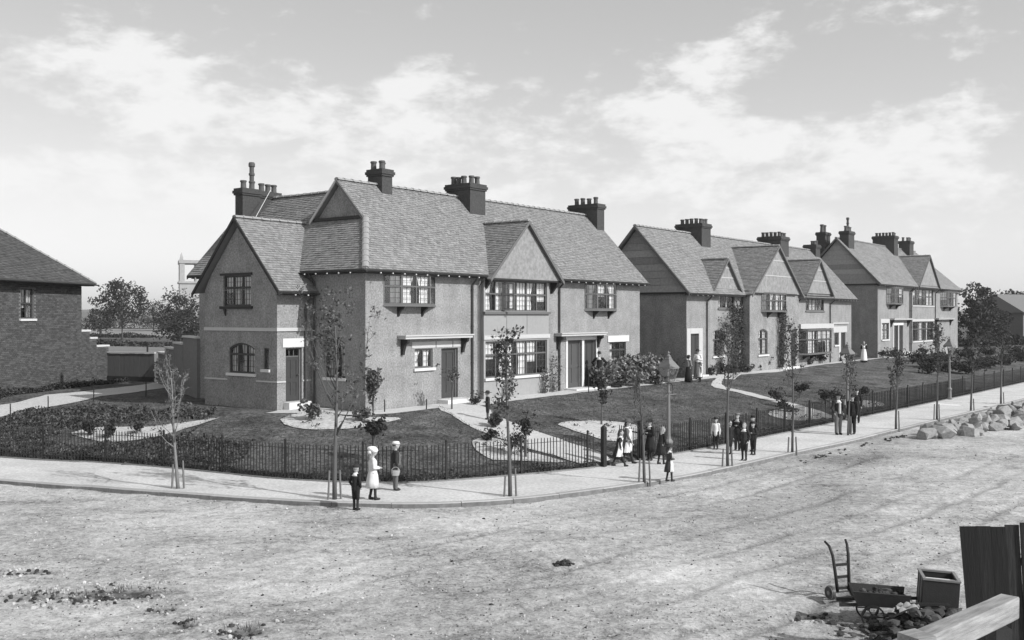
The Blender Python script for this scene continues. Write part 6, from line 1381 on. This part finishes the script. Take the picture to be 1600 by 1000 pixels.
low_building()
# ------------------------------------------------------------------ road litter, stone heap, builders' things
def stone_mesh(m, c, s, r, tone=.5, flat=.6):
    """rough convex lump"""
    pts = []
    ax = Matrix.Rotation(r.uniform(0, 6.28), 3, 'Z') @ Matrix.Rotation(r.gauss(0, .3), 3, 'X')
    ring = 6; i0 = len(m.v); sx, sy, sz = s * r.uniform(.7, 1.2), s * r.uniform(.6, 1.0), s * flat * r.uniform(.7, 1.2)
    m.v.append(tuple(Vector(c) + ax @ Vector((0, 0, -sz))))
    for lv in (-.45, .5):
        for j in range(ring):
            a = 2 * math.pi * j / ring + r.uniform(-.3, .3); k = r.uniform(.8, 1.12) * (1 if lv < 0 else .82); m.v.append(tuple(Vector(c) + ax @ Vector((math.cos(a) * sx * k, math.sin(a) * sy * k, sz * lv * r.uniform(.7, 1.3)))))
    m.v.append(tuple(Vector(c) + ax @ Vector((r.uniform(-.2, .2) * sx, r.uniform(-.2, .2) * sy, sz * r.uniform(.75, 1)))))
    for j in range(ring): m.f.append((i0, i0 + 1 + (j + 1) % ring, i0 + 1 + j)); m.t.append(tone); m.f.append((i0 + 1 + j, i0 + 1 + (j + 1) % ring, i0 + 7 + (j + 1) % ring, i0 + 7 + j)); m.t.append(tone); m.f.append((i0 + 7 + j, i0 + 7 + (j + 1) % ring, i0 + 13)); m.t.append(tone)
def pebbles():
    r = random.Random(21); m = MB(); dk = MB(); n = 0
    while n < 12000:
        y = 14.2 + 24 * r.random() ** 1.6; x = r.uniform(-.54, .54) * y + r.uniform(-1, 1)
        k, s = dseg((x, y), KERB)
        if s >= 0: continue
        if mnoise.noise((x * .35, y * .35, 9)) < r.uniform(-.55, .25): continue
        z = roadz(x, y); sz = min(.06, .007 + .022 * r.random() ** 3 + (.02 if r.random() < .02 else 0))
        if r.random() < .86: stone_mesh(m, (x, y, z + sz * .25), sz, r, r.random(), .65)
        else: stone_mesh(dk, (x, y, z + sz * .2), sz * 1.1, r, r.random(), .5)
        n += 1
    tag(m.build('pebbles', pebm, fix=False), 'loose pale pebbles scattered over the sandy road', 'pebbles', kind='stuff'); 
    for px, py, rx, ry, d in PITS:      # clods round the hollows
        for _ in range(int(60 * rx)):
            a = r.uniform(0, 6.28); q = r.uniform(.25, 1.3); x, y = px + math.cos(a) * rx * q, py + math.sin(a) * ry * 1.6 * q; s = r.uniform(.015, .06)
            (stone_mesh(dk, (x, y, roadz(x, y) + s * .3), s, r, r.random(), .6))
    x0, y0 = 1.02, 20.1
    for _ in range(60): a = r.uniform(0, 6.28); q = r.random(); stone_mesh(dk, (x0 + math.cos(a) * .25 * q, y0 + math.sin(a) * .14 * q, roadz(x0, y0) + r.uniform(0, .10) * (1 - q)), r.uniform(.03, .07), r, r.random(), .6)
    k0 = 0
    for i in range(420):               # spilt earth in the gutter below the kerb, right
        t = r.uniform(0, 1); x = 9.5 + 7.0 * t; y = 35.0 + 7.8 * t - .45 + r.gauss(0, .22)
        if mnoise.noise((x * .9, y * .9, 6)) > r.uniform(-.1, .5): stone_mesh(dk, (x + .3, y - .3, -1.345), r.uniform(.015, .07), r, r.random(), .5)
    tag(dk.build('clods', darkstone, fix=False), 'dark earth clods lying on the road and round its hollows', 'clods', kind='stuff')
    p = MB()
    for px, py, rx, ry, d in PITS:
        for _ in range(int(90 * rx)):
            a = r.uniform(0, 6.28); q = r.uniform(.8, 1.9); x, y = px + math.cos(a) * rx * q, py + math.sin(a) * ry * 1.9 * q; s = r.uniform(.015, .055); stone_mesh(p, (x, y, roadz(x, y) + s * .3), s, r, r.random(), .65)
    tag(p.build('broken_stone', pebm, fix=False), 'broken pale stones round the hollows in the road', 'stones', kind='stuff')
    g = MB()
    for px, py, rx, ry, d in PITS[:5]:
        for _ in range(int(70 * rx)):
            x = px + r.gauss(0, rx * .5); y = py + ry * .9 + r.gauss(0, .07); z = roadz(x, y); h = r.uniform(.04, .17); lx = r.gauss(0, .04); i = len(g.v); g.v.extend([(x - .006, y, z), (x + .006, y, z), (x + lx, y + r.gauss(0, .03), z + h)]); g.f.append((i, i + 1, i + 2)); g.t.append(r.random())
    tag(g.build('rough_grass', grassb, fix=False), 'rough grass tufts growing at the road hollows', 'grass', kind='stuff')
pebbles()
def rocks():
    r = random.Random(33); base = []
    for k in range(12):       # split quarry blocks: hulls of a few points
        bm = bmesh.new()
        for _ in range(20):
            d = Vector((r.gauss(0, 1), r.gauss(0, 1), r.gauss(0, 1))).normalized(); d = Vector([math.copysign(abs(q) ** .7, q) for q in d]) * r.uniform(.85, 1.0); bm.verts.new((d.x, d.y * .85, d.z * .75))
        hu = bmesh.ops.convex_hull(bm, input=bm.verts[:]); bmesh.ops.delete(bm, geom=[g for g in hu['geom_interior'] if isinstance(g, bmesh.types.BMVert)], context='VERTS'); bmesh.ops.recalc_face_normals(bm, faces=bm.faces)
        me = bpy.data.meshes.new('rock'); bm.to_mesh(me); bm.free(); me.materials.append(rockm); base.append(me)
    pts = []; A = Vector((16.6, 40.7)); B = Vector((27.5, 50.6)); tries = 0
    while len(pts) < 150 and tries < 9000:
        tries += 1; t = r.random() ** .9; wdt = .55 + 1.7 * t; q = max(-1, min(1, r.gauss(0, .5))); c = A.lerp(B, t) + Vector((.72, -.70)) * q * wdt + Vector((.35 * t, -.45 * t)); s = r.uniform(.24, .46)
        hz = max(0, 1 - abs(q)) * (.12 + .65 * min(1, t * 1.6)); lay = r.random(); z = -1.36 + s * .32 + hz * lay
        if any((c - o[0]).length < (s + o[1]) * .40 and abs(z - o[2]) < .22 for o in pts): continue
        kd, sg = dseg((c.x, c.y), KERB)
        if sg > 0 or kd < s + .15: continue
        pts.append((c, s, z))
    for c, s, z in pts:
        o = link('rock', r.choice(base)); o.location = (c.x, c.y, z); o.scale = (s * r.uniform(.9, 1.35), s * r.uniform(.8, 1.2), s * r.uniform(.7, 1.1)); o.rotation_euler = (r.gauss(0, .35), r.gauss(0, .35), r.uniform(0, 6.28)); tag(o, 'rough pale stone in the heap beside the kerb at right', 'stone', 'stones heaped beside the kerb')
rocks()
GZ = -1.36
def sack_truck():
    H = thing('sack_truck', 'wooden sack truck with two upright handles and iron wheels', 'hand truck', (5.66, 17.62, GZ), rad(18)); H.scale = (.92, .92, .88)
    for x in (0.0, .34):
        k = 1 if x else -1; m = MB(); pts = [(.17 + k * (.13 + .0), .0, .14), (.17 + k * .15, .04, .5), (.17 + k * .175, .09, .85), (.17 + k * .20, .16, 1.02), (.17 + k * .235, .26, 1.10)]; m.tube(pts, [.032, .032, .03, .027, .022], 8); m.build('handle_rail', ironm, H, smooth=True)
    for z, w in ((.42, .30), (.66, .325), (.20, .28)): m = MB(); m.bar((.17 - w / 2, .02 + z * .07, z), (.17 + w / 2, .02 + z * .07, z), .035, .05); m.build('rung', ironm, H)
    m = MB(); m.tube([(-.12, 0, .14), (.44, 0, .14)], .016, 8); m.build('axle', ironm, H); m = MB(); m.box(.02, .32, -.24, .0, .03, .045); m.build('toe_plate', ironm, H)
    for x in (-.12, .42):
        m = MB(); m.tube([(x - .025, 0, .14), (x + .025, 0, .14)], .14, 18); w = m.build('wheel', mat('wheel_iron', .06, .5, var=.2), H); m = MB(); m.tube([(x - .05, 0, .14), (x - .026, 0, .14)], .045, 10); m.build('hub', stone if False else lampm, w); m = MB()
        for a in range(18): t0, t1 = a * math.pi / 9, (a + 1) * math.pi / 9; m.bar((x - .028, .125 * math.cos(t0), .14 + .125 * math.sin(t0)), (x - .028, .125 * math.cos(t1), .14 + .125 * math.sin(t1)), .012, .025, up=(1, 0, 0))
        m.build('rim', lampm, w)
sack_truck()
def barrow():
    H = thing('wheelbarrow', 'dark wooden builders wheelbarrow with spoked wheels, loaded with rubble', 'barrow', (5.52, 16.1, GZ), rad(-10)); H.scale = (.80, .75, .80); dk = mat('barrow_wood', .035, .7, var=.4, scale=7, bump=.4)
    def pan(pts, name):
        m = MB(); a = [Vector(p) for p in pts]; n = (a[1] - a[0]).cross(a[2] - a[0]).normalized(); m.prism(a, n * .025); m.build(name, dk, H)
    pan([(0, 0, .42), (.95, 0, .40), (1.0, -.1, .68), (-.10, -.1, .72)], 'side_board'); pan([(0, .5, .42), (.95, .5, .40), (1.0, .6, .68), (-.10, .6, .72)], 'side_board'); pan([(0, 0, .42), (0, .5, .42), (-.10, .6, .72), (-.10, -.1, .72)], 'end_board'); pan([(0, 0, .42), (.95, 0, .40), (.95, .5, .40), (0, .5, .42)], 'floor_board')
    for y in (.03, .47): m = MB(); m.bar((-.35, y, .40), (1.75, y * 1.1 - .02, .52), .05, .06); m.build('shaft', dk, H)
    for y in (-.10, .60):
        m = MB(); n = 20; c = Vector((.28, y, .22))
        for a in range(n): t0, t1 = a * 2 * math.pi / n, (a + 1) * 2 * math.pi / n; m.bar(c + Vector((.215 * math.cos(t0), 0, .215 * math.sin(t0))), c + Vector((.215 * math.cos(t1), 0, .215 * math.sin(t1))), .035, .03, up=(0, 1, 0))
        for a in range(6): t = a * math.pi / 3; m.bar(c, c + Vector((.2 * math.cos(t), 0, .2 * math.sin(t))), .02, .02, up=(0, 1, 0))
        m.tube([c + Vector((0, -.05, 0)), c + Vector((0, .05, 0))], .05, 10); m.build('wheel', ironm, H)
    m = MB(); m.tube([(.28, -.12, .22), (.28, .62, .22)], .018, 6); m.build('axle', ironm, H)
    r = random.Random(5); m = MB()
    for _ in range(60): stone_mesh(m, (r.uniform(.1, .95), r.uniform(.05, .5), .46 + r.uniform(0, .2)), r.uniform(.04, .10), r, r.random(), .7)
    stuff(m.build('rubble_load', mat('rubble', .055, .95, var=.4, scale=9, tone=.6), H))
barrow()
def crate():
    H = thing('wooden_box', 'open dark wooden box with pale rim, tilted on the rubble heap', 'box', (6.48, 15.95, GZ + .25), rad(-12)); H.rotation_euler = (rad(4), rad(3), rad(-12)); w, d, h, t = .54, .50, .54, .024
    for nm, b in (('side_panel', (0, w, 0, t, 0, h)), ('side_panel', (0, w, d - t, d, 0, h)), ('side_panel', (0, t, t + .002, d - t - .002, 0, h)), ('side_panel', (w - t, w, t + .002, d - t - .002, 0, h)), ('bottom_panel', (t, w - t, t, d - t, .01, .03))): m = MB(); m.box(*b); m.build(nm, cratew, H)
    for b in ((-.012, w + .012, -.012, t + .01, h + .002, h + .03), (-.012, w + .012, d - t - .01, d + .012, h + .002, h + .03), (-.012, t + .01, t + .012, d - t - .012, h + .002, h + .03), (w - t - .01, w + .012, t + .012, d - t - .012, h + .002, h + .03)): m = MB(); m.box(*b); m.build('rim_batten', cratel, H)
    for b in ((-.016, -.001, .1, .14, 0, h), (-.016, -.001, .26, .30, 0, h)): m = MB(); m.box(*b); m.build('upright_batten', cratel, H)
    m = MB(); m.box(t + .01, w - t - .01, .1, .26, h - .05, h - .03); m.build('inner_board', stone, H)
crate()
def heap():
    r = random.Random(8); H = thing('rubble_heap', 'dark heap of rubble and scrap iron beside the wheelbarrow', 'heap', (6.55, 15.65, GZ)); m = MB()
    for _ in range(560):
        x = r.gauss(0, .5); y = r.gauss(0, .28); hh = .42 * math.exp(-(x * x / 1.0 + y * y / .25)); stone_mesh(m, (x, y, r.uniform(0, hh + .02)), r.uniform(.03, .16) * r.uniform(.5, 1), r, r.random(), .45)
    stuff(m.build('rubble', mat('rubble', .10), H)); m = MB()
    for i in range(14): x, y = r.gauss(.2, .5), r.gauss(-.1, .2); a = r.uniform(0, 3.1); l = r.uniform(.2, .5); z = r.uniform(.2, .42); m.bar((x, y, z), (x + math.cos(a) * l, y + math.sin(a) * l * .4, z + r.uniform(-.1, .15)), .025, .018)
    stuff(m.build('scrap_iron', ironm, H)); c = MB()
    n = 9; g = {}
    for i in range(n + 1):
        for j in range(n + 1): x = -.62 + .40 * i / n; y = -.12 + .3 * j / n; g[i, j] = c.vert((x, y, .36 + .035 * math.sin(i * 1.1 + j * .5) + .03 * math.sin(j * 1.7 - i * .6) - .15 * ((i / n - .5) ** 2 + (j / n - .5) ** 2)))
    for i in range(n):
        for j in range(n): c.idx((g[i, j], g[i + 1, j], g[i + 1, j + 1], g[i, j + 1]))
    o = c.build('cloth', cloth(.30), smooth=True); o.location = (6.62, 15.72, GZ + .06); tag(o, 'crumpled pale cloth lying between barrow and wooden box', 'cloth')
heap()
def hoarding():
    H = thing('hoarding', 'tall dark tarred hoarding at the bottom right corner', 'hoarding', (6.2, 14.0, GZ), rad(-8))
    x = .02; r = random.Random(2); tops = [2.02, 2.03, 2.03, 2.06, 2.10, 2.10, 2.09, 2.1]
    for i in range(8):
        w = r.uniform(.17, .21); m = MB(); h = tops[i] + r.uniform(-.01, .01); lean = .14 * (1 - x / 1.4); y = r.uniform(0, .018) + (.03 if i in (3,) else 0)
        m.hexa([(x + lean, y - .1, 0), (x + w - .006 + lean, y - .1, 0), (x + w - .006 + lean, y - .07, 0), (x + lean, y - .07, 0), (x, y, h), (x + w - .006, y, h + .006), (x + w - .006, y + .03, h + .006), (x, y + .03, h)], r.random()); m.build('board', woodd, H); x += w
    for z in (.5, 1.55): m = MB(); m.bar((.22, .10, z), (x, .10, z), .06, .09); m.build('rail', woodd, H)
    m = MB(); m.box(.3, .4, .13, .23, -.2, 2.0); m.build('post', woodd, H)
hoarding()
def beam(a, b, w, h, label, roll=0, nm='timber_beam'):
    a = Vector(a); b = Vector(b); d = b - a; L_ = d.length; m = MB(); n = 8; r = random.Random(int(L_ * 100)); rings = []
    for i in range(n + 1):
        j = r.uniform(-.004, .004); rings.append([m.vert((L_ * i / n, y * w / 2 + j, z * h / 2 + j)) for y, z in ((-1, -.88), (-.9, -1), (.9, -1), (1, -.88), (1, .88), (.9, 1), (-.9, 1), (-1, .88))])
    for p, q in zip(rings[:-1], rings[1:]):
        for k in range(8): m.idx((p[k], p[(k + 1) % 8], q[(k + 1) % 8], q[k]))
    m.idx(rings[0][::-1]); m.idx(rings[-1]); o = m.build(nm, mat('sawn_timber', .24, .8, var=.9, scale=5, stretch=(.35, 3, 3), bump=.5, bscale=20, var2=.7, scale2=1.2), None); o.location = a; o.rotation_euler = d.to_track_quat('X', 'Z').to_euler(); tag(o, label, 'beam'); return o
beam((2.9, 8.7, .46), (5.70, 11.55, .27), .21, .25, 'pale squared timber slanting up to the hoarding, bottom right')
m = MB(); m.box(-.09, .09, -.09, .09, 0, 1.66); o = m.build('trestle_post', cratew); o.location = (3.3, 9.1, GZ - .02); tag(o, 'dark post carrying the near end of the pale timber', 'post')
m = MB(); m.box(-.09, .09, -.09, .09, 0, 1.47); o = m.build('trestle_post', cratew); o.location = (5.5, 11.35, GZ - .02); tag(o, 'dark post carrying the far end of the pale timber', 'post')
m = MB(); m.hexa([(-.11, -.11, 0), (.11, -.11, 0), (.11, .11, 0), (-.11, .11, 0), (-.11, -.11, 2.26), (.11, -.11, 2.25), (.11, .11, 2.26), (-.11, .11, 2.26)]); o = m.build('timber_post', mat('sawn_timber', .24)); o.location = (3.46, 8.62, GZ - .02); o.rotation_euler.z = .5; tag(o, 'pale sawn post top at the bottom edge', 'post')
# ------------------------------------------------------------------ haze: the air between here and the hills
def haze():
    m = MB(); m.box(-2450, 2450, -55, 2480, -4.5, 33); me = m.mesh('haze', skinm); me.materials.clear()
    h = bpy.data.materials.new('haze_air'); h.use_nodes = True; nd = h.node_tree.nodes; nd.clear(); o = nd.new('ShaderNodeOutputMaterial'); v = nd.new('ShaderNodeVolumePrincipled')
    v.inputs['Color'].default_value = (.95, .95, .95, 1); v.inputs['Density'].default_value = .00028; v.inputs['Anisotropy'].default_value = .2
    h.node_tree.links.new(v.outputs[0], o.inputs['Volume']); me.materials.append(h); ob = link('haze', me); ob['kind'] = 'stuff'; ob['label'] = 'thin pale haze over the fields'; ob['category'] = 'haze'
haze()
